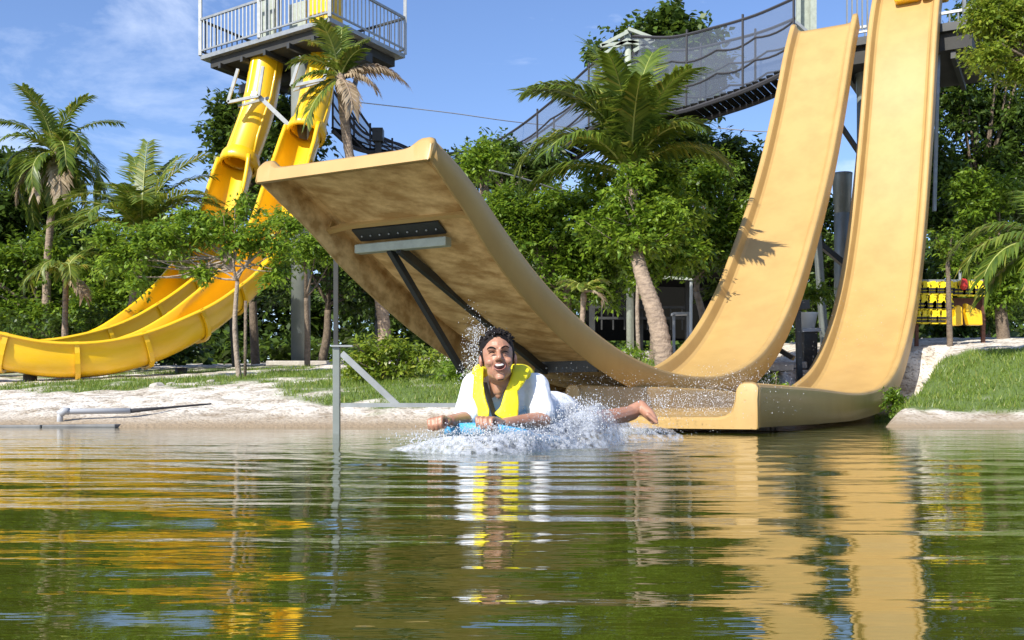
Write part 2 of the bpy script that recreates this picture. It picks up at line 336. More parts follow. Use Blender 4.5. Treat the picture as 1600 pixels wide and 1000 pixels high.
Z = Z * mod * amp * fade
water = npmesh('water', np.stack([X, Y, Z], -1).reshape(-1, 3), Fq, M['water'], smooth=True); water['kind'] = 'structure'
# ------------------------------------------------------------------ water slides
HALF = .575
PROF_R = [(.575, -.27), (.575, -.03), (.566, -.010), (.548, 0), (.510, 0), (.488, -.010), (.474, -.04)]; PROF_I = [(.462, .46), (.446, .2), (.41, .05), (.36, 0)]
def prof(tv, wh=.27):      # v measured from the wall top; tv = wall height above the floor
    r_ = [(.575, -wh)] + list(PROF_R[1:6]) + [(.474, -min(.04, tv * .4))] + [(u, -tv + q * tv) for u, q in PROF_I]
    return [(-u, v) for u, v in r_] + [(-.18, -tv), (0, -tv), (.18, -tv)] + r_[::-1]
SIDE = Vector((.879, -.477, 0))
class Chute:
    def __init__(s, pts, xf, tv, wh=lambda d: .27, fl0=lambda d: 0):
        s.tv = tv; s.wh = wh; s.flare = fl0; s.p = smooth_path(pts, xf); s.n = []
        for i in range(len(s.p)):
            t = (s.p[min(i + 1, len(s.p) - 1)] - s.p[max(i - 1, 0)]).normalized(); s.n.append(SIDE.cross(t).normalized() if SIDE.cross(t).z > 0 else t.cross(SIDE).normalized())
        s.d = np.array([p.y for p in s.p]); s.prof = [prof(tv(d), wh(d)) for d in s.d]
    def at(s, i, u, v):
        uu = u - HALF
        return s.p[i] + SIDE * (uu - (1 if u < -.3 else (HALF - u) / (HALF + .3)) * (s.flare(s.d[i]))) + s.n[i] * v
    def idx(s, d): return int(np.argmin(abs(s.d - d)))
    def fl(s, d, u, v): i = s.idx(d); return s.at(i, u, v - s.tv(s.d[i]))
def make_chute(root, ch, lip=.10, seams=()):
    n = len(ch.p); k = len(ch.prof[0])
    mb = MB(); mb.v = [ch.at(i, u, v) for i in range(n) for (u, v) in ch.prof[i]]
    mb.f = [(i * k + j, i * k + j + 1, (i + 1) * k + j + 1, (i + 1) * k + j) for i in range(n - 1) for j in range(k - 1)]
    o = mb.build('trough', M['tan'], root, smooth=True); o.data.set_sharp_from_angle(angle=R(24))
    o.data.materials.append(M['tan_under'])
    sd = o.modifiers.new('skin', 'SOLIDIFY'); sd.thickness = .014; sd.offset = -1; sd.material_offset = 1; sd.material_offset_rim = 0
    # moulded end lip that closes the hollow section
    mb = MB(); t = (ch.p[0] - ch.p[1]).normalized(); nn = ch.n[0]; vs = []
    tv0 = ch.tv(ch.d[0])
    for (u, v) in ch.prof[0]:
        a = ch.at(0, u, v); b = ch.at(0, u, -ch.wh(ch.d[0]) - .004); m_ = a.lerp(b, .3)
        vs += [a, a + t * .022 - nn * .012, m_ + t * .04, b + t * .035, b + t * .02]
    mb.v = vs; mb.f = [(j * 5 + q, (j + 1) * 5 + q, (j + 1) * 5 + q + 1, j * 5 + q + 1) for j in range(k - 1) for q in range(4)]
    e = mb.build('end_lip', M['tan'], root, smooth=True); e.data.set_sharp_from_angle(angle=R(35)); s2 = e.modifiers.new('skin', 'SOLIDIFY'); s2.thickness = .01
    for d in seams:
        i = ch.idx(d); mb = MB(); t = (ch.p[i + 1] - ch.p[i]).normalized()
        for j in range(10, k - 11):
            a = ch.at(i, *ch.prof[i][j]); b = ch.at(i, *ch.prof[i][j + 1]); mb.add([a - t * .006 + ch.n[i] * .0005, b - t * .006 + ch.n[i] * .0005, b + ch.n[i] * .0009, a + ch.n[i] * .0009, a + t * .006 + ch.n[i] * .0005, b + t * .006 + ch.n[i] * .0005], [(0, 1, 2, 3), (3, 2, 5, 4)])
        mb.build('seam', M['tan'], root)
        mb = MB()                                    # bolted joint flange under the trough
        vs = [];
        tvi = ch.tv(ch.d[i])
        for (u, v) in [(-.56, -.05), (-.56, -tvi - .05), (-.40, -tvi - .02), (.40, -tvi - .02), (.56, -tvi - .05), (.56, -.05)]: vs += [(u, v)]
        for a in range(len(vs) - 1):
            mb.beam(ch.at(i, vs[a][0], vs[a][1]), ch.at(i, vs[a + 1][0], vs[a + 1][1]), .03, .035, up=t)
        mb.build('joint_flange', M['tan'], root)
    return o
jump = Chute(jump_pts, jump_x, lambda d: interp(d, [5.8, 7, 9, 12], [.055, .10, .15, .16]), lambda d: interp(d, [5.86, 6.05, 6.5, 8], [.145, .20, .26, .27]), lambda d: .13 * max(0, 1 - (d - 5.86) / 1.2) ** 1.5); run = Chute(run_pts, run_x, lambda d: interp(d, [7.2, 9, 12], [.25, .22, .16]), lambda d: interp(d, [7.3, 9, 11], [.32, .32, .28]), lambda d: .34 * max(0, (9.3 - d) / 2.0) ** 2)
rj = thing('water_slide', G(1050, 9.6), 'tan fibreglass water slide whose end kicks up in a high jump ramp', 'water slide', 'tan water slides')
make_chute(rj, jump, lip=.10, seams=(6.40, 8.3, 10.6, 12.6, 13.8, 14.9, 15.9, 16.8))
rr_ = thing('water_slide', (run_x(8) - .5, 8, 0), 'tan water slide with a low flat end at the water, beside the jump ramp', 'water slide', 'tan water slides')
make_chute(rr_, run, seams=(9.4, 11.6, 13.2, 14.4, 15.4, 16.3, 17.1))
# jump ramp steelwork, in the ramp's own frame
def J(d, u, v): return jump.fl(d, u, v)
ib = 6.455
mb = MB(); a, b = J(ib, -.40, -.03), J(ib, .25, -.03); mb.beam(a, b, .012, .12, up=jump.n[jump.idx(ib)].cross(SIDE)); mb.build('mounting_plate', M['dark'], rj)
c, dd_ = J(ib + .055, -.44, -.075), J(ib + .055, .26, -.075)
pl_ = MB().beam(c, dd_, .075, .06).build('cross_beam', M['greenbeam'], rj, bevel=.006)
for q in range(9):
    p = J(ib - .02, -.35 + q * .07, -.045); MB().ell(p, (.007, .007, .007), nu=8, nv=5).build('bolt', M['steel'], rj)
c2, d2 = J(8.1, -.10, -.05), J(8.1, .46, -.05)
MB().beam(c2, d2, .03, .10).build('mounting_plate', M['dark'], rj)
for q in range(5): MB().ell(J(8.08, .05 + q * .09, -.09), (.008, .008, .008), nu=8, nv=5).build('bolt', M['steel'], rj)
MB().beam(J(6.5, -.10, -.10), J(8.1, .0, -.09), .04, .055).build('strut', M['dark'], rj)
MB().beam(J(6.5, -.17, -.10), PX(722, 580, 7.5), .038, .045).build('strut', M['dark'], rj)
# standing frame beside the ramp (post, brace, rail)
D = 7.4
rf = thing('steel_support_frame', (PX(525, 690, D).x, D, -.35), 'grey steel post and diagonal brace standing in the water under the jump ramp', 'support frame')
MB().beam(PX(526, 541, D), Vector((PX(526, 0, D).x, D, -.4)), .050, .050).build('post', M['post'], rf, bevel=.004)
MB().beam(PX(525, 398, D), PX(525, 541, D), .032, .032).build('upper_post', M['dark'], rf)
MB().beam(PX(519, 541, D), PX(552, 541, D), .09, .012).build('cap_plate', M['steel'], rf)
MB().beam(PX(534, 552, D), PX(622, 634, D), .03, .045).build('brace', M['steel'], rf)
MB().beam(PX(533, 633, D), PX(745, 633, D), .035, .03).build('rail', M['steel'], rf)
MB().beam(PX(748, 560, D), Vector((PX(748, 0, D).x, D, -.4)), .045, .045).build('post', M['dark'], rf)
# slide tower on the right
TZ = 6.75
r = thing('slide_tower', G(1370, 19), 'dark steel slide platform and columns behind the tops of the tan slides', 'tower')
def quad_slab(name, cs, z0, z1, m, root):
    mb = MB(); mb.add([Vector((c[0], c[1], z)) for z in (z0, z1) for c in cs], [(3, 2, 1, 0), (4, 5, 6, 7), (0, 1, 5, 4), (1, 2, 6, 5), (2, 3, 7, 6), (3, 0, 4, 7)]); return mb.build(name, m, root)
def pd(px, d): return ((px - 800) / F * d, d)
base = Vector((jump_x(17.55) - 1.15, 18.1)); ax = Vector((.879, -.477)); ay = Vector((.477, .879))
cs = [base + ax * a + ay * b_ for a, b_ in ((.75, .8), (3.1, .8), (3.1, 3.2), (.75, 3.2))]
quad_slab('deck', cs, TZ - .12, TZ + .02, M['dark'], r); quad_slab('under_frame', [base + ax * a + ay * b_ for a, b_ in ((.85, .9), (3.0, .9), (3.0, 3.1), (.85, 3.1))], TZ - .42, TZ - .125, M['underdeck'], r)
def V3(p, z): return Vector((p[0], p[1], z))
for a in (.9, 1.35, 1.8, 2.25, 2.7): MB().beam(V3(base + ax * a + ay * .95, TZ - .5), V3(base + ax * a + ay * 3.0, TZ - .5), .08, .12).build('joist', M['dark'], r)
for (px, d, ytop, rad) in ((1352, 18.9, 92, .15), (1316, 19.6, 275, .15)):
    g = G(px, d); top = PX(px, ytop, d)
    MB().tube([g - Vector((0, 0, .3)), top], rad, 20).build('column', M['post'], r, smooth=True)
    MB().tube([top - Vector((0, 0, 1.0)), top, top + Vector((0, 0, .05))], [rad * .9, rad * 1.25, rad * 1.28], 20).build('column_head', M['post'], r, smooth=True)
MB().beam(PX(1335, 92, 18.9), PX(1400, 84, 18.5), .12, .16).build('cross_beam', M['post'], r)
MB().beam(PX(1303, 180, 18.5), PX(1350, 250, 18.8), .07).build('brace', M['dark'], r)
MB().beam(PX(1256, 360, 19), PX(1325, 418, 19.2), .10).build('brace', M['dark'], r)
MB().beam(PX(1468, 20, 18.0), PX(1460, 330, 17.5), .05).build('brace', M['steel'], r)
def railing(root, a, b, h, n, m, posts=2):
    a, b = Vector(a), Vector(b)
    for zz, w in ((h, .05), (.10, .035)): MB().beam(a + Vector((0, 0, zz)), b + Vector((0, 0, zz)), w).build('rail', m, root)
    bal = None
    for i in range(n + 1):
        p = a.lerp(b, i / n)
        if bal is None:
            bal = MB().beam(Vector((0, 0, .1)), Vector((0, 0, h)), .024).v
            me = bpy.data.meshes.new('baluster'); me.from_pydata([v for v in bal], [], [(0, 3, 2, 1), (4, 5, 6, 7), (0, 1, 5, 4), (1, 2, 6, 5), (2, 3, 7, 6), (3, 0, 4, 7)]); me.materials.append(m)
        link('baluster', me, root, None, p - rootloc(root))
railing(r, V3(base + ax * .95 + ay * .85, TZ + .02), V3(base + ax * 1.3 + ay * .85, TZ + .02), 1.0, 4, M['steel'])
railing(r, V3(base + ax * .72 + ay * 3.15, TZ + .02), V3(base + ax * 2.9 + ay * 3.15, TZ + .02), 1.0, 14, M['steel'])
for k_, a in enumerate((1.95, 2.40)): MB().box(V3(base + ax * a + ay * 1.1, TZ + .8), (.42, .5, .5), Matrix.Rotation(R(-28.5), 3, 'Z')).build('slide_entry_panel', M['yellow'], r, bevel=.05)
MB().beam(PX(1505, -60, 17.6), PX(1508, 80, 17.6), .05).build('side_post', M['steel'], r)
r = thing('gate_post_frame', PX(1258, 55, 18.6), 'pale green posts and panel where the rope bridge meets the tan slide', 'bridge gate')
for px, w in ((1247, .07), (1270, .11)): MB().beam(PX(px, 58, 18.6), PX(px, -60, 18.6), w, .10).build('post', M['greenbeam'], r)
MB().beam(PX(1258, 52, 18.7), PX(1258, -50, 18.7), .16, .02).build('panel', M['greenbeam'], r)
MB().beam(PX(1244, 35, 18.5), PX(1275, 62, 18.5), .05).build('sill', M['steel'], r)
MB().beam(PX(1256, 60, 18.65), G(1290, 18.65) - Vector((0, 0, .2)), .12).build('leg', M['post'], r)
# ------------------------------------------------------------------ left tower
FZ = .2 + 597 / F * 20.7
Lc, Fc, Rc = Vector(pd(313, 23)), Vector(pd(515, 20.7)), Vector(pd(633, 22.9)); Bc = Lc + Rc - Fc
r = thing('slide_tower', G(470, 22), 'raised grey steel platform with white railings on one thick column above the yellow slides', 'tower')
quad_slab('deck', [Fc, Rc, Bc, Lc], FZ + .05, FZ + .14, M['steel'], r)
cen = (Lc + Rc) / 2
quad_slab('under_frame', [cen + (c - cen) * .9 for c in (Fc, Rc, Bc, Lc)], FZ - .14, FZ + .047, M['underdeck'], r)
for t in (.12, .3, .48, .66, .84): MB().beam(V3(Fc.lerp(Lc, t), FZ - .2), V3(Rc.lerp(Bc, t), FZ - .2), .07, .11).build('joist', M['dark'], r)
MB().beam(V3(Fc.lerp(Rc, .5), FZ - .3), V3(Lc.lerp(Bc, .5), FZ - .3), .2, .2).build('main_beam', M['dark'], r)
g = G(470, 22); MB().tube([g - Vector((0, 0, .3)), Vector((g.x, g.y, FZ - .3))], .205, 28).build('column', M['post'], r, smooth=True)
MB().tube([g - Vector((0, 0, .1)), g + Vector((0, 0, .03))], .30, 20).build('base_plate', M['steel'], r)
for A, B, n in ((Lc, Fc, 34), (Fc, Rc, 20), (Rc, Bc, 26), (Bc, Lc, 16)): railing(r, V3(A, FZ + .14), V3(B, FZ + .14), .80, n, M['steel'] if (A is Lc or A is Fc) else M['dark'])
for c, top in ((Lc, 2.6), (Rc, 2.6), (Bc, 2.6), (Fc, .84), (Lc.lerp(Fc, .48), 2.6)): MB().beam(V3(c, FZ + .14), V3(c, FZ + top), .07).build('post', M['steel'], r)
quad_slab('roof', [cen + (c - cen) * 1.15 for c in (Lc.lerp(Fc, .55), Rc.lerp(Fc, .2), Bc, Lc)], FZ + 2.45, FZ + 2.6, M['dark'], r)
for t, s_, m in ((.48, .10, 'greenbeam'), (.56, .35, 'greenbeam'), (.80, .3, 'white')): MB().box(V3(Lc.lerp(Fc, t) + (Bc - Lc) * s_, FZ + .65), (.5, .05, .95), Matrix.Rotation(R(-34), 3, 'Z')).build('panel', M[m], r)
for t, s_ in ((.66, .55), (.8, .3)): MB().box(V3(Lc.lerp(Fc, t) + (Bc - Lc) * s_, FZ + .8), (.55, .5, 1.3), Matrix.Rotation(R(-34), 3, 'Z')).build('slide_entry_panel', M['yellow'], r, bevel=.05)
def frame_px(root, pts, w, d, m='steel'):
    for a, b_ in zip(pts[:-1], pts[1:]): MB().beam(PX(*a, d), PX(*b_, d), w).build('hanger', M[m], root)
frame_px(r, [(372, 108), (356, 160), (404, 150), (411, 104)], .06, 21.6); frame_px(r, [(372, 166), (420, 153)], .05, 21.8)
frame_px(r, [(404, 150), (456, 200)], .09, 21.7, 'steel'); frame_px(r, [(470, 88), (455, 135), (506, 124), (520, 80)], .06, 21.3)
frame_px(r, [(458, 141), (500, 128)], .05, 21.5); frame_px(r, [(560, 110), (548, 158), (535, 160)], .09, 21.8, 'dark')
# ------------------------------------------------------------------ yellow slides
def sweep_chute(root, pts, r0, ang=118, tube_until=None, step=.12, bell=None, joints=1.05):
    P3 = [PX(*p) for p in pts]; s = [0]
    for a, b_ in zip(P3[:-1], P3[1:]): s.append(s[-1] + (b_ - a).length)
    n = int(s[-1] / step); q = np.linspace(0, s[-1], n); s = np.array(s); A = np.array([list(p) for p in P3])
    out_ = []
    for ax_ in range(3):
        y = A[:, ax_]; m = np.gradient(y, s); i = np.clip(np.searchsorted(s, q) - 1, 0, len(s) - 2); h = s[i + 1] - s[i]; t = (q - s[i]) / h
        out_.append((2 * t**3 - 3 * t**2 + 1) * y[i] + (t**3 - 2 * t**2 + t) * h * m[i] + (-2 * t**3 + 3 * t**2) * y[i + 1] + (t**3 - t**2) * h * m[i + 1])
    P3 = [Vector(p) for p in np.stack(out_, -1)]
    fr = []
    for i, p in enumerate(P3):
        t = (P3[min(i + 1, n - 1)] - P3[max(i - 1, 0)]).normalized(); sd_ = t.cross(Vector((0, 0, 1)))
        sd_ = sd_.normalized(); nn = sd_.cross(t).normalized(); fr.append((p, t, sd_, nn))
    def sect(f, closed, rad):
        p, t, sd_, nn = f; vs = []
        if closed:
            for k in range(21): a = R(-180 + 18 * k - 90); vs.append(p + sd_ * math.cos(a) * rad + nn * math.sin(a) * rad)
        else:                                        # open U with rolled rims
            hw = rad
            pr = [(-hw - .06, .22), (-hw - .055, .245), (-hw - .02, .255), (-hw, .24)]
            pr += [(-hw, .09), (-hw * .93, -.05), (-hw * .75, -.17), (-hw * .45, -.24), (0, -.26)]
            pr = pr + [(-u, v) for u, v in pr[:-1]][::-1]
            for u, v in pr: vs.append(p + sd_ * u + nn * v)
        return vs
    k0 = 0
    if tube_until is not None:
        k1 = int(tube_until * n); secs = [sect(f, True, r0 * .92) for f in fr[:k1]]; k = 21
        mb = MB(); mb.v = [v for s_ in secs for v in s_]; mb.f = [(i * k + j, i * k + j + 1, (i + 1) * k + j + 1, (i + 1) * k + j) for i in range(len(secs) - 1) for j in range(k - 1)]
        o = mb.build('tube', M['yellow'], root, smooth=True); m_ = o.modifiers.new('skin', 'SOLIDIFY'); m_.thickness = .02
        mb = MB(); f = fr[k1 - 1]; ring = []
        for kk, rad in ((k1 - 3, r0 * .93), (k1 - 2, r0 * 1.12), (k1 - 1, r0 * 1.16), (k1, r0 * 1.12), (k1, r0 * .95)): ring.append(sect(fr[kk], True, rad))
        mb.v = [v for s_ in ring for v in s_]; mb.f = [(i * k + j, i * k + j + 1, (i + 1) * k + j + 1, (i + 1) * k + j) for i in range(4) for j in range(k - 1)]
        mb.build('bell_mouth', M['yellow'], root, smooth=True)
        for kk in range(8, k1 - 4, 11):
            mb = MB(); rg = [sect(fr[kk], True, r0 * .92), sect(fr[kk], True, r0 * .98), sect(fr[kk + 1], True, r0 * .98), sect(fr[kk + 1], True, r0 * .92)]
            mb.v = [v for s_ in rg for v in s_]; mb.f = [(i * k + j, i * k + j + 1, (i + 1) * k + j + 1, (i + 1) * k + j) for i in range(3) for j in range(k - 1)]; mb.build('joint_ring', M['yellow'], root)
        for sgn in (-1, 1):
            mb = MB(); mb.tube([f_[0] + f_[2] * sgn * r0 * .95 + f_[3] * .02 for f_ in fr[:k1:4]], .035, 6); mb.build('side_seam', M['yellow'], root, smooth=True)
        k0 = k1 - 1
    secs = [sect(f, False, r0) for f in fr[k0:]]; k = len(secs[0])
    mb = MB(); mb.v = [v for s_ in secs for v in s_]; mb.f = [(i * k + j, i * k + j + 1, (i + 1) * k + j + 1, (i + 1) * k + j) for i in range(len(secs) - 1) for j in range(k - 1)]
    o = mb.build('trough', M['yellow'], root, smooth=True); m_ = o.modifiers.new('skin', 'SOLIDIFY'); m_.thickness = .018; m_.offset = 1
    every = int(joints / step)
    for kk in range(k0 + every, n - 1, every):
        p, t, sd_, nn = fr[kk]; mb = MB(); rg = []
        for dz, off in ((-.03, .0), (-.03, .05), (.03, .05), (.03, .0)):
            ring = sect((p + t * dz, t, sd_, nn), False, r0)[3:-3]; c_ = p
            rg.append([v + (v - c_).normalized() * (off + .012) for v in ring])
        kk_ = len(rg[0]); mb.v = [v for s_ in rg for v in s_]; mb.f = [(i * kk_ + j, i * kk_ + j + 1, (i + 1) * kk_ + j + 1, (i + 1) * kk_ + j) for i in range(3) for j in range(kk_ - 1)]
        mb.build('joint_flange', M['yellow'], root)
    return fr
rb = thing('water_slide', G(250, 16.6), 'yellow water slide starting as a tube under the tower, nearer lower run along the bank', 'water slide', 'yellow water slides')
fb = sweep_chute(rb, [(500, 92, 22.3), (492, 160, 21.9), (470, 235, 21.3), (448, 300, 20.6), (424, 372, 19.4), (390, 430, 18.2), (345, 475, 17.3), (290, 514, 16.6), (225, 545, 16.1), (150, 562, 15.7), (70, 562, 15.4), (0, 548, 15.2), (-90, 522, 15), (-190, 490, 14.9)], .36, tube_until=.155)
ra = thing('water_slide', G(150, 19), 'yellow water slide starting as a tube under the tower, farther run behind the other', 'water slide', 'yellow water slides')
fa = sweep_chute(ra, [(418, 92, 22.6), (405, 165, 22.4), (376, 250, 22.0), (352, 330, 21.4), (325, 400, 20.6), (285, 452, 19.6), (235, 495, 18.9), (170, 533, 18.3), (100, 552, 17.9), (0, 560, 17.5), (-120, 560, 17.2)], .37, tube_until=.235)
for px, d in ((283, 16.7), (47, 15.4)):
    g = G(px, d); top = PX(px, 575 if px > 100 else 585, d)
    MB().tube([g - Vector((0, 0, .3)), top], .10, 14).build('support_post', M['dark'], rb, smooth=True)
MB().beam(PX(-40, 606, 15.3), PX(52, 606, 15.3), .12, .10).build('support_beam', M['dark'], rb)
MB().beam(PX(52, 606, 15.3), PX(20, 640, 15.3), .08, .08).build('support_beam', M['steel'], rb)
MB().tube([G(375 - 5, 20.5) - Vector((0, 0, .2)), PX(360, 430, 20.5)], .08, 10).build('support_post', M['dark'], ra)
# ------------------------------------------------------------------ rope bridge
def catmull(P, n):
    P = [Vector(p) for p in P]; out_ = []
    for i in range(len(P) - 1):
        p0, p1, p2, p3 = P[max(i - 1, 0)], P[i], P[i + 1], P[min(i + 2, len(P) - 1)]
        for k in range(n):
            t = k / n; out_.append(.5 * ((2 * p1) + (-p0 + p2) * t + (2 * p0 - 5 * p1 + 4 * p2 - p3) * t * t + (-p0 + 3 * p1 - 3 * p2 + p3) * t**3))
    return out_ + [P[-1]]
def bridge(root, top, bot, off, cols):
    T = catmull([PX(*p) for p in top], 6); B = catmull([PX(*p) for p in bot], 6)
    for sgn, o3 in ((0, Vector((0, 0, 0))), (1, off)):
        mb = MB(); n = len(T); mb.v = [p + o3 for p in T] + [p + o3 for p in B]; mb.f = [(i, i + 1, n + i + 1, n + i) for i in range(n - 1)]; mb.build('net', M['net'], root)
        for fr_ in (0, .33, .66):
            MB().tube([T[i].lerp(B[i], fr_ + (0 if fr_ == 0 else .06 * abs(math.sin(i * math.pi / 6)))) + o3 for i in range(n)], .022 if fr_ else .03, 5).build('rope', M['rope'], root)
        for i in range(0, n, 8): MB().tube([T[i] + o3 + Vector((0, 0, .1)), B[i] + o3], .025, 5).build('stanchion', M['rope'], root)
    mb = MB(); n = len(B)
    for i in range(n - 1):
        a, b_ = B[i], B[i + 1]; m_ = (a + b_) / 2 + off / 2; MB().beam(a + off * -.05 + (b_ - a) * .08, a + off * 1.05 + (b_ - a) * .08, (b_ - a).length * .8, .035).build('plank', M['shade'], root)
    for s_ in (0, 1): MB().tube([p + off * s_ - Vector((0, 0, .06)) for p in B], .05, 6).build('deck_cable', M['rope'], root)
off = Vector((.42, .75, 0))
r = thing('rope_bridge', PX(1120, 150, 19.8), 'netted hanging rope bridge rising from the white mast to the tan slide tower', 'rope bridge')
bridge(r, [(985, 56, 21.5), (1050, 58, 20.8), (1120, 42, 20.1), (1180, 24, 19.5), (1240, -2, 19)], [(1000, 165, 21.5), (1050, 172, 20.8), (1120, 152, 20.1), (1180, 130, 19.5), (1240, 102, 19)], off, 5)
r = thing('rope_bridge', PX(860, 190, 23), 'netted rope bridge dropping left from the mast behind the coconut palm crown', 'rope bridge')
bridge(r, [(700, 240, 26), (750, 232, 25.3), (800, 206, 24.6), (860, 160, 23.6), (920, 105, 22.5), (978, 58, 21.6)], [(700, 275, 26), (750, 280, 25.3), (800, 270, 24.6), (860, 240, 23.6), (920, 200, 22.5), (978, 165, 21.6)], off, 5)
r = thing('rope_bridge', PX(575, 222, 24), 'short netted rope bridge behind the jump ramp tip beside the small palm', 'rope bridge')
bridge(r, [(520, 140, 22.5), (545, 178, 23), (570, 208, 23.5), (600, 216, 24), (640, 235, 24.5)], [(520, 200, 22.5), (545, 222, 23), (570, 232, 23.5), (600, 236, 24), (640, 260, 24.5)], off * .7, 4)
MB().box(PX(591, 212, 23.8), (.24, .3, .3)).build('anchor_box', M['dark'], r)
MB().beam(PX(591, 218, 23.8), G(591, 23.8), .14).build('anchor_post', M['dark'], r)
r = thing('mast', G(985, 21.5), 'pale grey mast with raking struts carrying the rope bridge above the coconut palm', 'mast')
MB().tube([G(985, 21.5) - Vector((0, 0, .3)), PX(981, 48, 21.5)], [.08, .07], 14).build('pole', M['greenbeam'], r, smooth=True)
for a, b_ in (((981, 50), (938, 72)), ((981, 45), (1020, 60)), ((981, 62), (945, 84)), ((981, 64), (1022, 76)), ((940, 72), (1022, 62)), ((990, 80), (1022, 62))): MB().beam(PX(*a, 21.4), PX(*b_, 21.4), .07).build('strut', M['greenbeam'], r)
def wire(name, pts, rad, label):
    o = MB().tube(catmull([PX(*p) for p in pts], 6), rad, 5).build(name, M['wire'], base=PX(*pts[0])); tag(o, label, 'cable')
wire('cable', [(560, 160, 22), (700, 176, 23), (800, 190, 24), (900, 200, 26)], .012, 'thin grey cable crossing the sky between the tower and the coconut palm')
wire('cable', [(765, 266, 14), (820, 280, 14.5), (880, 300, 15)], .012, 'pale guy wire running into the foliage just right of the jump ramp')
wire('cable', [(1120, 200, 20), (1200, 206, 20), (1300, 204, 20)], .010, 'thin pale wire crossing the sky left of the tan slides')
wire('cable', [(1545, 125, 16), (1580, 128, 16), (1640, 134, 16)], .016, 'white wire across the dark tree at upper right')
# ------------------------------------------------------------------ trees
def leafcloud(cent, rad, nleaf, size, elong=2.3, droop=.35, clump=.22, outward=.8):
    """cent (k,3), rad (k,3): leaves gathered in sprays inside each blob"""
    Vs = []
    c2 = []; r2 = []
    for c, r in zip(cent, rad):
        for q in range(7):
            u = rng.normal(size=3); u /= np.linalg.norm(u); k_ = rng.uniform(.34, .58); c2.append(np.array(c) + u * r * rng.uniform(.35, .85)); r2.append(np.array(r) * k_ * np.array([1.15, 1.15, .75]))
    cent, rad = c2, r2
    vol = np.array([r[0] * r[2] for r in rad]); share = vol / vol.sum()
    C0 = []; AX = []
    for c, r, s_ in zip(cent, rad, share):
        k = max(4, int(nleaf * s_ / 14)); u = rng.normal(size=(k, 3)); u /= np.linalg.norm(u, axis=1)[:, None]
        rr2 = rng.uniform(.15, 1, (k, 1)) ** .45 * rng.uniform(.7, 1.3, (k, 1)); p = c + u * r * rr2
        C0.append(np.repeat(p, 14, 0)); AX.append(np.repeat(u, 14, 0))
    C0 = np.concatenate(C0); AX = np.concatenate(AX); n = len(C0); idx = np.tile(np.arange(14), n // 14)
    grp = np.repeat(np.arange(n // 14), 14); gd = rng.normal(size=(n // 14, 3)) * .7; gd = gd[grp] + AX * outward; gd[:, 2] -= .25; gd /= np.linalg.norm(gd, axis=1)[:, None]
    up = np.tile(np.array([0, 0, 1.]), (n, 1)) + rng.normal(size=(n, 3)) * .25
    sd_ = np.cross(gd, up); sd_ /= np.linalg.norm(sd_, axis=1)[:, None] + 1e-9
    sgn = np.where(idx % 2 == 0, 1., -1.)[:, None]; tpos = (idx // 2)[:, None] / 6.5
    pos = C0 + gd * (tpos - .4) * size * 3.6 + rng.normal(size=(n, 3)) * size * clump
    ax_ = sd_ * sgn * .8 + gd * .6 + rng.normal(size=(n, 3)) * .28; ax_[:, 2] -= droop; ax_ /= np.linalg.norm(ax_, axis=1)[:, None]
    nrm = up + rng.normal(size=(n, 3)) * .45; w = np.cross(ax_, nrm); w /= np.linalg.norm(w, axis=1)[:, None] + 1e-9; nr = np.cross(w, ax_)
    s_ = size * rng.uniform(.65, 1.25, (n, 1)); wd = s_ / elong * .5
    a = pos; b_ = pos + ax_ * s_ * .45 + w * wd + nr * wd * .35; c_ = pos + ax_ * s_; d_ = pos + ax_ * s_ * .45 - w * wd + nr * wd * .35
    V = np.stack([a, b_, c_, d_], 1).reshape(-1, 3); Fq = np.arange(n * 4).reshape(n, 4)
    return V, Fq
def tree(base_px, d, blobs, nleaf, size, m, label, name='broadleaf_tree', cat='tree', tm='trunk', trunk_r=.10, group='trees on the bank', fork=None, elong=2.3, nb=2):
    g = G(base_px, d); root = thing(name, g, label, cat, group)
    cent = []; rad = []
    for (px, py, rx, ry, *dd) in blobs:
        d_ = dd[0] if dd else d; p = PX(px, py, d_); cent.append(np.array(p)); rad.append(np.array([rx / F * d_, (rx + ry) / 2 / F * d_ * .9, ry / F * d_]))
    V, Fq = leafcloud(cent, rad, nleaf, size, elong); npmesh('crown', V, Fq, m, root)
    top = Vector(np.mean(cent, 0)); fk = PX(*fork) if fork else g.lerp(top, .55)
    mb = MB(); mid = g.lerp(fk, .5) + Vector((random.uniform(-.08, .08), 0, 0))
    mb.tube(catmull([g - Vector((0, 0, .2)), mid, fk], 4), [trunk_r * lerp(1.15, .75, i / 8) for i in range(9)], 10)
    mb.build('trunk', M[tm], root, smooth=True)
    mb = MB()
    mb.tube([fk, Vector((fk.x * .7 + top.x * .3, fk.y, top.z))], [trunk_r * .75, trunk_r * .3], 8)
    for c_, r_ in zip(cent, rad):
        for j in range(nb):
            fk_ = fk.lerp(Vector((fk.x * .7 + top.x * .3, fk.y, top.z)), random.uniform(0, .8))
            e = Vector(c_) + Vector((random.uniform(-.6, .6) * r_[0], random.uniform(-.6, .6) * r_[1], random.uniform(-.1, .7) * r_[2]))
            m1 = fk_.lerp(e, .45) + Vector((0, 0, -.06 * (e - fk).length + random.uniform(-.1, .1))); pts = catmull([fk_, m1, e], 4)
            mb.tube(pts, [trunk_r * .5 * (1 - .8 * i / 8) for i in range(9)], 6, cap=False)
    mb.build('branches', M[tm], root, smooth=True)
    return root
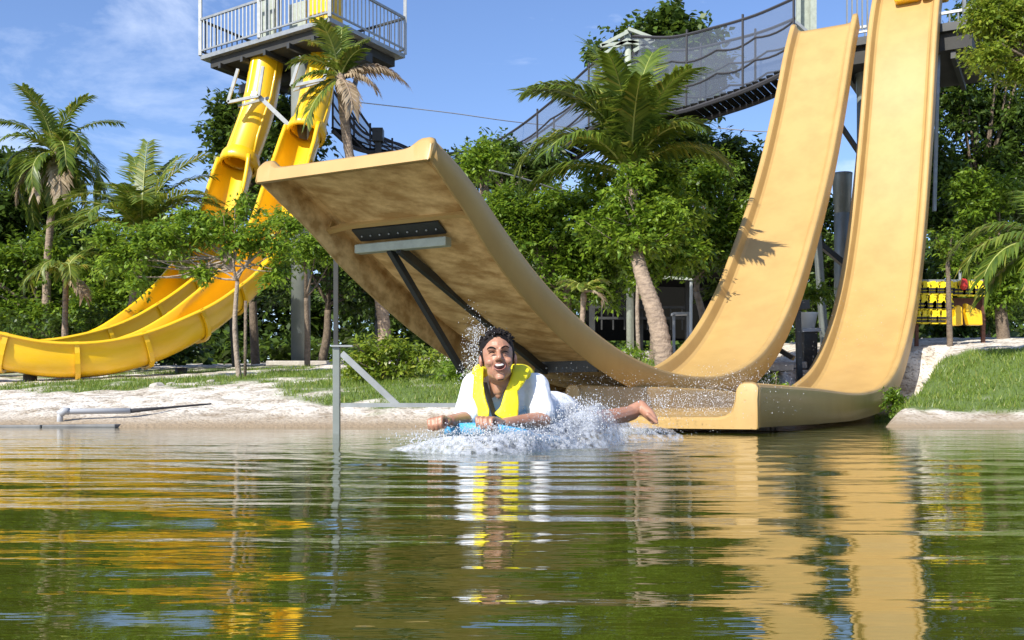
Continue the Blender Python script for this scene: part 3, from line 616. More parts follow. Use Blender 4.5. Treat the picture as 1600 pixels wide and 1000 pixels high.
# ---- palms
def frond(root, c, az, el, L_, droop, m, width=.34, leaf=30, hang=.5, tw=0, rr=.018, nm='frond'):
    """el = start elevation; droop = total bend in radians"""
    pts = []; p = Vector(c); n = 14; dirh = Vector((math.cos(az), math.sin(az), 0))
    for i in range(n + 1):
        pts.append(p.copy()); t = i / n; e = el - droop * (t ** 1.25); p = p + (dirh * math.cos(e) + Vector((0, 0, math.sin(e)))) * L_ / n
    mb = MB().tube(pts, [rr * (1 - .85 * i / n) + .003 for i in range(n + 1)], 5)
    ro = mb.build(nm, M['rachis'] if m != 'deadfrond' else M['palmtrunk'], root, smooth=True)
    P_ = np.array([list(p) for p in pts]); Vs = []; Fs = []; base_ = 0
    side0 = Vector((0, 0, 1)).cross(dirh).normalized()
    for k in range(leaf):
        t = .12 + .88 * k / leaf; q = t * n; i = min(int(q), n - 1); pos = Vector(P_[i]).lerp(Vector(P_[i + 1]), q - i); tg = (Vector(P_[i + 1]) - Vector(P_[i])).normalized()
        upv = side0.cross(tg).normalized()
        if upv.z < 0 and abs(tg.z) < .9: upv = -upv
        ll = width * (math.sin(min(1, t * 1.25 + .12) * math.pi * .62) ** .8) * random.uniform(.85, 1.1) * (1.15 - .55 * t)
        for sg in (-1, 1):
            sv = side0 * sg * math.cos(tw) + upv * math.sin(tw) * sg
            dr = (sv * .85 + tg * (.55 + .5 * t) + upv * .25 + Vector([random.uniform(-.1, .1) for _ in range(3)])).normalized()
            p0 = pos; p1 = pos + dr * ll * .5 + Vector((0, 0, -1)) * hang * ll * .12; d2 = (dr + Vector((0, 0, -1)) * hang * random.uniform(.7, 1.5)).normalized(); p2 = p1 + d2 * ll * .5
            wv = dr.cross(upv).normalized() * .015 * (1 + width)
            for v in (p0 - wv * .4, p0 + wv * .4, p1 + wv, p1 - wv, p2): Vs.append(v)
            Fs += [(base_, base_ + 1, base_ + 2, base_ + 3), (base_ + 3, base_ + 2, base_ + 4)]; base_ += 5
    lf = MB(); lf.v = Vs; lf.f = Fs; lf.build('leaflets', M[m], ro)
def palm(base, crown, rad, fronds, label, trunk_pts=(), m='frond', L0=2.2, leaf=30, name='coconut_palm', cat='palm', group='palms', dead=0, width=.34):
    g = G(*base); root = thing(name, g, label, cat, group); c = PX(*crown)
    pts = catmull([g - Vector((0, 0, .2))] + [PX(*p) for p in trunk_pts] + [c], 8); n = len(pts)
    # ringed trunk
    P2 = []; r2 = []
    for i in range(n - 1):
        for k in range(3): P2.append(pts[i].lerp(pts[i + 1], k / 3)); r2.append(rad * (1.35 - .5 * min(1, (i + k / 3) / (n - 1) * 1.6)) * (1.07 if k == 0 else (.97 if k == 1 else 1.0)))
    MB().tube(P2 + [pts[-1]], r2 + [rad * .8], 14).build('trunk', M['palmtrunk'], root, smooth=True)
    MB().ell(c - Vector((0, 0, rad * .8)), (rad * 1.1, rad * 1.1, rad * 2.2)).build('crownshaft', M['palmtrunk'], root, smooth=True)
    for f in fronds:
        az, el, L_, dr = f[:4]; mm = f[4] if len(f) > 4 else m; hang = f[5] if len(f) > 5 else .55
        frond(root, c + Vector((0, 0, .05)), R(az), R(el), L_ * L0, R(dr), mm, width=width * (.8 + .2 * L_), leaf=leaf, hang=hang)
    return root
def ringfr(n, seed, lo=-10, hi=75, dr=(60, 110), L_=(.8, 1.1)):
    rd = random.Random(seed); o = []
    for i in range(n): e = lerp(hi, lo, (i / n) ** .8); o.append((i * 137.5 + rd.uniform(-15, 15), e, rd.uniform(*L_), rd.uniform(*dr) * (.6 if e > 50 else 1), 'frond', .6))
    return o
# azimuth: 0 = right (+X), 180 = left, 270 = towards camera
palm((1048, 12.9), (985, 285, 14.1), .10, [(180, 62, 1.0, 150, 'frondlight', .8), (195, 78, .95, 95, 'frond', .7), (0, 52, .74, 105, 'frondlight', .9), (120, 80, 1.0, 60, 'frond', .6), (250, 82, .95, 85, 'frond', .7),
     (20, 84, .85, 60, 'frond', .6), (160, 72, 1.05, 75, 'frondlight', .5), (80, 70, 1.0, 70, 'frond', .6), (320, 66, .65, 100, 'frond', .8), (300, 74, .9, 80, 'frond', .6), (215, 52, .8, 110, 'frond', .9), (60, 86, 1.05, 45, 'frond', .5),
     (175, 30, .7, 80, 'frond', .9), (270, 70, .8, 70, 'frond', .8), (140, 88, 1.0, 40, 'frondlight', .5), (190, 86, 1.0, 110, 'frondlight', .6), (5, 78, .7, 100, 'frond', .7)],
     'tall coconut palm with leaning ringed trunk between the jump ramp and the tan slides', trunk_pts=[(1026, 500, 13.1), (1003, 430, 13.4), (988, 360, 13.8)], L0=2.1, leaf=62, width=.62)
palm((72, 21.5), (88, 245, 21), .085, ringfr(24, 3, lo=-40, hi=84, dr=(80, 140), L_=(.7, 1.1)) + [(200, -30, .8, 50, 'deadfrond', 1), (250, -40, .7, 40, 'deadfrond', 1), (300, -35, .8, 45, 'deadfrond', 1)],
     'tall coconut palm with drooping dry fronds at the far left against the sky', trunk_pts=[(74, 420, 21.2)], L0=1.55, leaf=44, width=.50)
palm((190, 20.5), (222, 370, 20), .09, [(a, e, l, dd, 'frond' if i % 3 else 'frondlight', .5) for i, (a, e, l, dd) in enumerate([(95, 88, 1.1, 25), (30, 72, 1.1, 70), (150, 70, 1.1, 80), (0, 55, 1.0, 90), (180, 50, 1.1, 85), (200, 30, 1, 70), (340, 30, .9, 70), (270, 60, .9, 80), (60, 80, 1.1, 45), (120, 80, 1.1, 45), (240, 20, .9, 60), (310, 15, .9, 60), (170, 62, 1.1, 90), (20, 40, 1.1, 100), (45, 60, 1.1, 80), (135, 60, 1.1, 80), (255, 40, 1, 90), (290, 50, 1, 90), (345, 60, 1.1, 100), (210, -10, .9, 50), (330, -15, .8, 45), (10, 78, 1.15, 60)])],
     'low wide palm with broad upright fronds beside the tall left palm', L0=1.8, leaf=46, width=.60)
palm((600, 19.6), (532, 125, 19), .10, [(150, 75, .8, 70, 'frondlight', .5), (30, 80, .7, 60, 'frond', .5), (90, 88, .7, 20, 'frond', .5), (190, 50, .7, 90, 'frond', .6), (250, 70, .8, 60, 'frondlight', .5), (10, 35, .75, 70, 'deadfrond', .8), (340, 10, .6, 80, 'deadfrond', 1.2), (355, 25, .9, 75, 'deadfrond', 1.2), (200, -20, .8, 55, 'frondlight', .9), (230, -35, .9, 40, 'frondlight', .9), (300, -30, .7, 50, 'deadfrond', 1), (215, 10, .7, 70, 'frond', .8), (320, 60, .5, 60, 'frond', .5)],
     'palm with green and dry brown fronds standing in front of the raised platform', trunk_pts=[(598, 490, 19.5), (572, 370, 19.2), (544, 230, 19)], L0=1.45, leaf=40, width=.46, name='palm')
palm((1660, 12.5), (1655, 400, 12.4), .1, [(180, 35, 1, 110, 'frondlight', .9), (200, 20, 1, 90, 'frond', .9), (160, 50, 1, 110, 'frond', .8), (230, 10, .9, 80, 'frond', .9), (190, 0, .9, 70, 'frond', 1), (90, 70, 1, 60), (0, 40, 1, 80)],
     'palm at the far right edge with fronds hanging into view', L0=1.35, leaf=44, width=.50, name='palm')
palm((100, 19.3), (103, 432, 19), .06, [(a, e, l, dd, 'frondlight', 1.0) for a, e, l, dd in ((180, 40, .9, 140), (20, 45, .9, 140), (250, 50, .8, 140), (300, 40, .9, 140), (120, 50, 1, 120), (60, 70, 1, 100), (220, 20, .9, 100))] + [(330, -20, .7, 50, 'deadfrond', 1)],
     'small thin palm with yellowed hanging fronds under the left trees', L0=1.0, leaf=26, width=.40, name='palm')
palm((905, 13.2), (912, 462, 13.2), .04, [(a, e, l, dd, 'frondlight' if a != 330 else 'deadfrond', .7) for a, e, l, dd in ((190, 40, .9, 110), (160, 60, .8, 90), (350, 30, .8, 100), (330, 10, .7, 90), (250, 45, .7, 100), (20, 60, .8, 90))],
     'small yellow-green palm just behind the curve of the jump ramp', L0=.5, leaf=20, width=.22, name='palm')
# ---- broadleaf trees
tree(60, 24, [(20, 260, 40, 40), (150, 420, 40, 60), (20, 350, 75, 60), (90, 370, 70, 55), (110, 450, 70, 60), (10, 440, 70, 70), (-40, 380, 60, 80), (60, 310, 40, 25)], 20000, .21, M['leafdark'], 'dark broadleaf tree behind the tall left palm')
tree(30, 21.5, [(30, 420, 65, 40), (0, 470, 60, 50), (80, 470, 55, 50), (40, 520, 60, 35), (140, 480, 50, 55), (-50, 430, 50, 80), (60, 395, 50, 30), (170, 430, 45, 40), (100, 530, 60, 30), (220, 470, 40, 40), (260, 430, 40, 40)], 24000, .14, M['leafmid'], 'bushy fine-leaved tree at the left edge behind the yellow slides')
tree(376, 13.9, [(225, 400, 50, 30), (300, 362, 50, 24), (200, 370, 40, 26), (350, 378, 45, 28), (405, 366, 42, 26), (440, 385, 30, 22), (340, 345, 35, 16), (180, 410, 35, 26), (250, 358, 40, 20), (270, 385, 35, 20), (205, 440, 24, 18), (425, 425, 22, 18), (315, 425, 20, 12), (378, 322, 20, 16), (160, 372, 20, 16), (300, 335, 22, 12), (455, 350, 16, 12)], 8500, .088, M['leafbright'], 'slender young tree with spreading pale branches in front of the yellow slides', name='young_tree', tm='paletrunk', trunk_r=.035, fork=(371, 440, 13.9))
tree(400, 25.5, [(360, 165, 26, 26), (345, 215, 26, 30), (390, 215, 45, 70), (350, 180, 24, 40), (420, 280, 55, 50), (450, 210, 40, 60), (360, 270, 28, 25), (480, 250, 40, 50)], 9000, .19, M['leafdark'], 'dark tree behind the yellow tube slides under the raised platform', elong=1.8)
tree(500, 24.5, [(470, 370, 50, 50), (540, 400, 70, 60), (610, 430, 60, 60), (560, 460, 70, 50), (430, 430, 60, 60)], 8000, .16, M['leafdark'], 'dark shaded tree behind the thick grey column')
tree(480, 18.5, [(470, 385, 42, 35), (510, 400, 30, 25), (450, 350, 35, 25)], 3200, .10, M['leafbright'], 'light green tree beside the grey column under the ramp tip', trunk_r=.05)
tree(680, 24, [(650, 470, 60, 50), (720, 470, 60, 60), (770, 440, 60, 60)], 5500, .15, M['leafdark'], 'dark shaded tree seen under the jump ramp')
tree(770, 21, [(770, 235, 38, 22), (735, 258, 30, 24), (810, 245, 40, 34), (790, 280, 60, 40), (850, 270, 40, 40)], 6500, .13, M['leafdark'], 'dark green tree rising just right of the ramp crest')
tree(745, 17, [(745, 262, 28, 22), (765, 240, 28, 16)], 1500, .12, M['leafbright'], 'bright sprig-topped tree touching the ramp crest', trunk_r=.05)
tree(900, 15.2, [(790, 315, 45, 28), (840, 330, 55, 36), (820, 380, 50, 40), (900, 310, 55, 35), (890, 375, 65, 45), (960, 345, 60, 45), (950, 410, 55, 35), (870, 435, 50, 35), (930, 450, 40, 30), (800, 350, 50, 40), (850, 470, 40, 30)], 24000, .10, M['leafmid'], 'wide leafy tree filling the gap between ramp and coconut trunk')
tree(1020, 14.6, [(1000, 300, 45, 30), (1040, 340, 55, 40), (985, 370, 45, 35), (1060, 390, 45, 35), (1010, 420, 45, 30), (940, 290, 30, 24), (960, 360, 40, 34), (1040, 290, 40, 30)], 16000, .10, M['leafbright'], 'bright leafy tree behind the top of the leaning coconut trunk', trunk_r=.05)
tree(1102, 16.6, [(1160, 360, 40, 40), (1060, 310, 40, 30), (1090, 295, 45, 28), (1125, 270, 45, 28), (1150, 320, 38, 45), (1075, 350, 40, 35), (1120, 380, 45, 40), (1095, 415, 35, 20)], 15000, .10, M['leafmid'], 'tree with forked pale trunk just left of the tan slides', tm='paletrunk', trunk_r=.065, fork=(1088, 455, 16.6))
tree(1130, 22, [(1130, 250, 60, 30), (1170, 290, 40, 50), (1100, 240, 60, 40), (1050, 240, 60, 60), (1150, 400, 60, 70), (1220, 330, 40, 70)], 18000, .16, M['leafdark'], 'dark tree mass behind the forked pale trunk')
tree(1050, 27, [(1050, 40, 45, 28), (1000, 58, 45, 26), (1090, 68, 35, 28), (945, 78, 26, 24), (1110, 110, 30, 34), (1050, 100, 70, 45), (1010, 160, 70, 50), (960, 140, 40, 40), (1095, 150, 40, 26)], 12500, .21, M['leafdark'], 'big dark round-leaved tree behind the rope bridge netting', elong=1.6)
tree(1300, 22, [(1290, 400, 45, 50), (1310, 460, 45, 50), (1280, 340, 40, 40), (1330, 380, 40, 60), (1260, 470, 50, 50), (1300, 520, 60, 30)], 9000, .14, M['leafdark'], 'shaded tree seen between the two tan slides')
tree(1540, 21.5, [(1530, 30, 50, 50), (1600, 20, 60, 60), (1490, 120, 30, 50), (1460, 330, 40, 50), (1500, 150, 45, 50), (1560, 170, 60, 60), (1510, 240, 55, 55), (1575, 270, 50, 50), (1490, 330, 45, 50), (1620, 200, 50, 70), (1470, 420, 50, 50), (1500, 90, 40, 35), (1550, 90, 60, 50), (1600, 300, 60, 90), (1530, 340, 60, 60), (1460, 260, 40, 60), (1480, 480, 60, 40), (1570, 470, 60, 50)], 46000, .15, M['leafdark'], 'tall dark tree right of the tan slides')
tree(1690, 15.5, [(1560, 40, 42, 34), (1540, 85, 34, 26), (1600, 60, 45, 45), (1575, 10, 45, 25), (1640, 20, 60, 60), (1590, 110, 40, 30), (1530, 20, 26, 22)], 15000, .09, M['leaflime'], 'feathery lime-green tree in the upper right corner', fork=(1670, 140, 15.5))
tree(1570, 17.5, [(1540, 330, 45, 40), (1580, 370, 45, 50), (1520, 390, 45, 40), (1575, 440, 50, 45), (1510, 290, 30, 25), (1620, 420, 40, 70), (1560, 300, 50, 40), (1545, 470, 40, 30)], 20000, .10, M['leafmid'], 'leafy tree standing over the yellow life jackets')
tree(1485, 15.0, [(1480, 380, 22, 26), (1500, 410, 20, 14)], 500, .08, M['leafmid'], 'thin bare-stemmed tree in front of the life jacket rack', tm='trunk', trunk_r=.04, fork=(1481, 410, 15.0), name='young_tree')
tree(1000, 13.5, [(985, 275, 22, 20), (955, 318, 42, 18), (1020, 325, 42, 16), (990, 375, 62, 15), (925, 350, 36, 14), (1062, 352, 30, 12), (1000, 345, 30, 20)], 5200, .095, M['leafbright'], 'light leafy young tree crossing in front of the upper coconut trunk', name='young_tree', tm='paletrunk', trunk_r=.028, fork=(1000, 400, 13.5))
tree(110, 22.5, [(90, 520, 60, 30), (150, 505, 50, 30), (30, 500, 60, 40), (200, 470, 50, 40), (250, 440, 40, 30)], 9000, .11, M['leafdark'], 'low dark tree in the shade behind the far yellow slide run')
# woods behind everything
cent = []; rad = []
for px in range(-260, 1900, 60):
    d0_ = 33 + random.uniform(-2, 3)
    for py, ry, dd__ in ((552, 22, -5), (535, 40, 0), (480, 60, 0), (430, 50, 0), (385, 34, 0)):
        d = d0_ + dd__; p = PX(px + random.uniform(-20, 20), py + random.uniform(-12, 12), d); cent.append(np.array(p)); rad.append(np.array([60 / F * d, 1.2, ry / F * d]))
V, Fq = leafcloud(cent, rad, 110000, .30, elong=1.8)
w_ = npmesh('woods', V, Fq, M['leafdark'], base=(0, 33, 2)); w_['kind'] = 'stuff'; w_['label'] = 'dark wood closing the view behind the park'
# bushes
def bush(px, d, blobs, n, size, m, label, name='bush'):
    g = G(px, d); cent = []; rad = []
    for (x, y, rx, ry) in blobs: cent.append(np.array(PX(x, y, d))); rad.append(np.array([rx / F * d, (rx + ry) / 2 / F * d, ry / F * d]))
    root = thing(name, g, label, 'bush', 'bushes on the bank'); V, Fq = leafcloud(cent, rad, n, size, 2.2); npmesh('foliage', V, Fq, M[m], root)
    mb = MB()
    for c_ in cent:
        for k in range(4 if n > 800 else 1): mb.tube([g, Vector(c_) + Vector((random.uniform(-.2, .2), random.uniform(-.2, .2), 0))], [.015, .006], 5)
    mb.build('stems', M['trunk'], root)
bush(615, 12.4, [(565, 565, 32, 32), (610, 550, 38, 30), (650, 558, 38, 34), (600, 585, 50, 25), (580, 540, 20, 18)], 3600, .075, 'leaflime', 'round yellow-green bush behind the steel brace under the ramp')
bush(715, 12.0, [(715, 580, 26, 26), (740, 600, 30, 26), (690, 605, 24, 14)], 1400, .06, 'leafbright', 'small green bush behind the man\'s shoulder')
bush(1420, 10.9, [(1402, 634, 16, 12), (1420, 644, 22, 9), (1396, 618, 8, 10)], 700, .05, 'leafmid', 'weedy clump growing against the side of the low slide')
bush(1200, 12.4, [(1195, 590, 24, 14), (1215, 600, 18, 10)], 500, .05, 'leafbright', 'low weeds in the gap between the two tan slides')
bush(1275, 17.5, [(1283, 456, 18, 12), (1270, 462, 12, 10)], 420, .08, 'leafbright', 'potted green shrub above the pale planter', name='potted_shrub')
bush(990, 12.3, [(985, 552, 30, 8)], 420, .06, 'leafbright', 'low grass clump at the foot of the coconut trunk')
bush(150, 19.5, [(170, 500, 45, 22), (70, 510, 60, 30), (250, 500, 45, 30)], 2200, .12, 'leafdark', 'dark low shrubs behind the yellow slides')
# grass blades
pts = []
for _ in range(150000):
    x = rng.uniform(-7.5, 7.5); y = rng.uniform(9.8, 17.5)
    gm = grassm(x, y)
    if gm > rng.uniform(.15, 1) and abs(x / y) < .62: pts.append((x, y, gm))
P_ = np.array(pts); n = len(P_); zz = hgt(P_[:, 0], P_[:, 1])
hh = rng.uniform(.02, .075, n) * (0.6 + .6 * P_[:, 2]); ang = rng.uniform(0, 6.28, n); wv = np.stack([np.cos(ang), np.sin(ang), 0 * ang], 1) * .006
ln = rng.normal(size=(n, 2)) * .03; b0 = np.stack([P_[:, 0], P_[:, 1], zz - .01], 1)
V = np.stack([b0 - wv, b0 + wv, b0 + np.stack([ln[:, 0], ln[:, 1], hh], 1)], 1).reshape(-1, 3)
gr = npmesh('grass', V, np.arange(3 * n).reshape(n, 3), M['grass'], base=(0, 12, .4)); gr['kind'] = 'stuff'; gr['label'] = 'short bright grass on the sandy bank'
# ------------------------------------------------------------------ shelter, planter, steps
r = thing('shelter', G(1040, 22), 'dark open shelter with railings in the shade behind the coconut trunk', 'shelter')
for px in (925, 1000, 1075, 1130): MB().beam(G(px, 22), PX(px, 432, 22), .12).build('post', M['dark'], r)
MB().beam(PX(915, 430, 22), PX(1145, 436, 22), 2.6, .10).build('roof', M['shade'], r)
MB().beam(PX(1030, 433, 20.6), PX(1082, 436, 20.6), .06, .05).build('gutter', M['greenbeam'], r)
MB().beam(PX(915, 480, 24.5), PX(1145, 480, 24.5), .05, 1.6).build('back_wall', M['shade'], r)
for y in (480, 497): MB().beam(PX(925, y, 21.8), PX(1070, y, 21.8), .05).build('railing', M['dark'], r)
for px in range(940, 1070, 18): MB().beam(PX(px, 480, 21.8), PX(px, 515, 21.8), .03).build('baluster', M['dark'], r)
r = thing('bench', G(1062, 17), 'small pale bench beside the forked tree trunk', 'bench')
MB().beam(PX(1050, 491, 17), PX(1078, 490, 17), .25, .04).build('seat', M['pvc'], r)
for px in (1053, 1075): MB().beam(PX(px, 492, 17), G(px, 17), .04).build('leg', M['pvc'], r)
r = thing('thin_pole', G(1079, 16.5), 'thin pale pole standing left of the forked tree trunk', 'pole'); MB().tube([G(1079, 16.5), PX(1080, 440, 16.5)], .025, 8).build('pole', M['white'], r)
r = thing('planter', G(1262, 15.5), 'pale tapered planter pot on a stand between the two tan slides', 'planter')
g = PX(1261, 520, 15.5); MB().tube([PX(1261, 514, 15.5), PX(1261, 491, 15.5), PX(1261, 489, 15.5)], [.11, .155, .165], 16).build('pot', M['white'], r, smooth=True)
MB().beam(PX(1250, 517, 15.5), PX(1278, 516, 15.5), .3, .05).build('stand_top', M['pvc'], r); MB().beam(PX(1264, 519, 15.5), G(1264, 15.5), .2, .2).build('stand', M['dark'], r)
r = thing('support_trestle', G(1247, 14.2), 'black steel trestle under the tan slides beside the planter', 'trestle')
MB().beam(PX(1246, 470, 14.2), G(1250, 14.2) - Vector((0, 0, .1)), .07).build('post', M['dark'], r); MB().beam(PX(1208, 541, 13.6), PX(1240, 560, 13.4), .06).build('brace', M['dark'], r)
MB().beam(PX(1240, 478, 14.2), PX(1262, 476, 14.2), .2, .12).build('bracket', M['dark'], r)
for i, (px, d, w, lb) in enumerate(((470, 20.5, 1.3, 'pale flat slab at the foot of the thick grey column'), (985, 15, .9, 'pale stone step left of the coconut palm foot'), (950, 16.5, .8, 'broad pale step behind the ramp curve'), (1215, 15.3, .8, 'pale paving step between the tan slides, the farther one'), (1205, 13.9, .5, 'pale paving step between the tan slides, the nearer one'))):
    g = G(px, d); o = MB().box(g + Vector((0, 0, .03)), (w, .45, .10), Matrix.Rotation(R(random.uniform(-8, 8)), 3, 'Z')).build('stone_step', M['rock'], bevel=.02); tag(o, lb, 'stone slab', 'stone slabs')
def rock(px, d, s, lb):
    bm = bmesh.new(); bmesh.ops.create_icosphere(bm, subdivisions=2, radius=s)
    for v in bm.verts: v.co *= 1 + .35 * mnoise.noise(v.co * 3 / s + Vector((px, 0, 0))); v.co.z *= .55
    me = bpy.data.meshes.new('rock'); bm.to_mesh(me); bm.free(); g = G(px, d); o = link('rock', me, None, M['rock'], g); tag(o, lb, 'rock', 'rocks on the bank')
rock(245, 13.0, .10, 'pale rock under the yellow slide joint'); rock(268, 13.2, .07, 'small rock beside the slide support post'); rock(330, 13.4, .06, 'small stone left of the young tree foot'); rock(1455, 13.2, .12, 'rock at the shaded edge of the right bank'); rock(1420, 13.6, .10, 'rock against the tan slide below the life jackets')
# stake of the young tree, pipes, boards at the waterline
o = MB().tube([G(383, 13.8) - Vector((0, 0, .1)), PX(384, 470, 13.8)], .022, 7).build('stake', M['trunk'], smooth=True); tag(o, 'thin wooden stake tied beside the young tree', 'stake')
r = thing('drain_pipe', G(120, 10.6), 'grey plastic pipe with an elbow lying on the sand at the left', 'pipe')
MB().tube([PX(93, 668, 9.75), PX(94, 650, 9.75), PX(97, 645, 9.76), PX(104, 643, 9.78), PX(204, 642, 9.9)], .028, 12).build('pipe', M['pvc'], r, smooth=True)
MB().tube([PX(92, 648, 9.74), PX(101, 642, 9.77), PX(108, 643, 9.79)], .036, 12).build('elbow', M['pvc'], r, smooth=True)
MB().tube([PX(204, 642, 9.9), PX(260, 637, 10.2), PX(330, 631, 10.5)], [.022, .012, .008], 8).build('hose', M['rope'], r, smooth=True)
for px0, px1, y, lb in ((-40, 82, 667, 'flat dark board lying at the water edge, the left one of two'), (84, 196, 666, 'flat dark board lying at the water edge below the grey pipe')):
    a, b_ = PX(px0, y, 9.7), PX(px1, y - 1, 9.7); o = MB().beam(a, b_, .5, .035).build('board', M['slate'], bevel=.01); tag(o, lb, 'board')
# ------------------------------------------------------------------ life jackets
D = 15.6
r = thing('jacket_rack', G(1485, D + .15), 'brown wooden rack and rail holding the yellow life jackets', 'rack')
MB().beam(PX(1430, 439, D + .1), PX(1535, 439, D + .1), .04).build('rail', M['steel'], r); MB().beam(PX(1430, 460, D + .1), PX(1480, 460, D + .1), .04).build('rail', M['steel'], r)
for px in (1432, 1483, 1536): MB().beam(G(px, D + .12), PX(px, 437, D + .12), .05).build('post', M['wood'], r)
MB().beam(PX(1483, 487, D + .2), PX(1537, 487, D + .2), .03, .42).build('back_board', M['wood'], r)
MB().tube([PX(1500, 440, D + .2), PX(1500, 405, D + .2)], .022, 8).build('pole', M['steel'], r)
def jacket(px, py, s, label):
    c = PX(px, py, D); root = thing('life_jacket', c, label, 'life jacket', 'yellow life jackets on the rack'); k = s / F * D
    for sg in (-1, 1):
        ou = [(.08, .5), (.26, .5), (.34, .36), (.28, .18), (.42, .05), (.44, -.5), (.06, -.5), (.05, .0), (.12, .25)]
        mb = MB(); n = len(ou); P0 = [c + Vector((u * sg * k, -.03, v * k)) for u, v in ou]; P1 = [p + Vector((0, .06, 0)) for p in P0]
        mb.add(P0 + P1, [tuple(range(n)) if sg < 0 else tuple(range(n - 1, -1, -1)), tuple(range(2 * n - 1, n - 1, -1)) if sg < 0 else tuple(range(n, 2 * n))] + [(i, i + n, (i + 1) % n + n, (i + 1) % n) for i in range(n)])
        mb.build('front_panel', M['jacket'], root, bevel=.012)
    for v in (-.1, -.35): MB().beam(c + Vector((-.44 * k, -.04, v * k)), c + Vector((.44 * k, -.04, v * k)), .012, .03).build('strap', M['black'], root)
    MB().box(c + Vector((0, .02, -.02 * k)), (.3 * k, .02, .5 * k)).build('back_panel', M['black'], root)
    return root
rown = ['first', 'second', 'third', 'fourth']
for i in range(4): jacket(1441 + i * 13.5, 450, 19, f'yellow life jacket in the top row left of the thin tree, {rown[i]} from slide')
for i in range(4): jacket(1438 + i * 13.5, 473, 22, f'yellow life jacket in the middle row left of the thin tree, {rown[i]} from slide')
for i in range(3): jacket(1440 + i * 15, 495, 20, f'yellow life jacket in the bottom row left of the thin tree, {rown[i]} from slide')
for i in range(3): jacket(1497 + i * 15, 451, 22, f'yellow life jacket in the top row right of the thin tree, {rown[i]} from trunk')
o = MB().ell(PX(1506, 444, D - .1), (.07, .05, .09)).build('red_bag', M['red'], smooth=True); tag(o, 'small red and black bag hanging among the life jackets', 'bag')
for nm, pts_, lb in (('foam_raft', [(1482, 505), (1483, 498), (1492, 495), (1492, 483), (1498, 476), (1504, 480), (1505, 508), (1488, 509)], 'stepped yellow foam piece leaning at the rack, left of the pair'), ('foam_raft', [(1509, 473), (1535, 486), (1536, 508), (1514, 508), (1509, 490)], 'pointed yellow foam piece leaning at the rack, right of the pair')):
    mb = MB(); P0 = [PX(x, y, D - .15) for x, y in pts_]; n = len(P0); P1 = [p + Vector((0, .12, 0)) for p in P0]
    mb.add(P0 + P1, [tuple(range(n)), tuple(range(2 * n - 1, n - 1, -1))] + [(i, i + n, (i + 1) % n + n, (i + 1) % n) for i in range(n)]); o = mb.build(nm, M['yellow'], bevel=.015); tag(o, lb, 'foam raft', 'foam pieces under the jackets')
# ------------------------------------------------------------------ the rider
rp = thing('person', PX(800, 690, 5.1), 'laughing man in white shirt and yellow vest lying on a blue board in splashing water', 'person')
def remesh(o, vox, sm=4, smoothshade=True):
    m = o.modifiers.new('remesh', 'REMESH'); m.mode = 'VOXEL'; m.voxel_size = vox; m.use_smooth_shade = smoothshade
    if sm: s_ = o.modifiers.new('smooth', 'SMOOTH'); s_.factor = .5; s_.iterations = sm
    return o
HC = PX(778, 561, 4.82); HM = Matrix.Rotation(R(-4), 3, 'Y') @ Matrix.Rotation(R(4), 3, 'Z') @ Matrix.Rotation(R(-6), 3, 'X')
def hp(x, f, z): return HC + HM @ Vector((x, -f, z))
body = MB()
def he(x, f, z, rx, rf, rz, b=None): (b or body).ell(hp(x, f, z), (rx, rf, rz), HM, 16, 12)
he(0, -.012, .026, .076, .094, .098); he(0, .026, -.050, .056, .058, .060); he(0, .03, -.02, .066, .055, .055); he(0, .066, -.098, .023, .018, .017)
for s in (-1, 1):
    he(s * .039, .062, -.022, .024, .022, .020); he(s * .081, -.008, -.004, .010, .020, .030)
    body.cap(hp(s * .012, .084, .036), hp(s * .046, .072, .040), .011, .009); he(s * .0135, .096, -.017, .0095, .010, .008)
    he(s * .042, .02, -.060, .014, .035, .026)
body.cap(hp(0, .084, .026), hp(0, .108, -.010), .0095, .0135)
SH = PX(744, 603, 4.99); SL_ = PX(836, 605, 5.01)
body.chain([hp(0, -.02, -.05), PX(786, 604, 4.98), PX(790, 618, 5.03)], [.056, .060, .075])
body.chain([PX(793, 622, 5.03), PX(812, 636, 5.15), PX(845, 646, 5.38), PX(872, 650, 5.52)], [.115, .118, .105, .12])
body.cap(SH, SL_, .055, .055); body.cap(SH, PX(790, 615, 5.0), .06, .09); body.cap(SL_, PX(800, 618, 5.02), .06, .09)
ER = PX(728, 655, 4.80); WR = PX(703, 658, 4.62); EL = PX(848, 656, 4.86); WL = PX(788, 662, 4.66)
body.chain([SH, ER], [.056, .043]); body.chain([ER, WR], [.042, .027]); body.chain([SL_, EL], [.056, .043]); body.chain([EL, WL], [.043, .028])
# hands: palm plus five bent fingers each
def hand(w, k0, kd, n_, ln, thumb, bend):
    for i in range(4):
        kn = k0 + kd * i; rt = w.lerp(kn, .35); l = ln * (.92, 1.0, .96, .78)[i]
        body.chain([w.lerp(kn, .1), kn], [.017, .0115])
        p1 = kn + bend[0] * l * .42; p2 = p1 + bend[1] * l * .33; p3 = p2 + bend[2] * l * .25
        body.chain([kn, p1, p2, p3], [.0108, .0098, .0088, .0078])
    body.chain([w.lerp(k0, .2)] + thumb, [.014, .012, .0095][:len(thumb) + 1])
D_ = Vector((-.15, -.8, -.1)).normalized(); Dn = Vector((.05, -.35, -.95)).normalized(); Db = Vector((.05, .45, -.9)).normalized()
hand(WR, PX(692, 652, 4.52), Vector((-.0185, .004, -.004)), 4, .082, [PX(699, 660, 4.54), PX(694, 667, 4.50)], (D_, Dn, Db))
hand(WL, PX(770, 654, 4.55), Vector((-.0215, .002, .001)), 4, .082, [PX(776, 663, 4.56), PX(770, 671, 4.53)], (D_, Dn, Db))
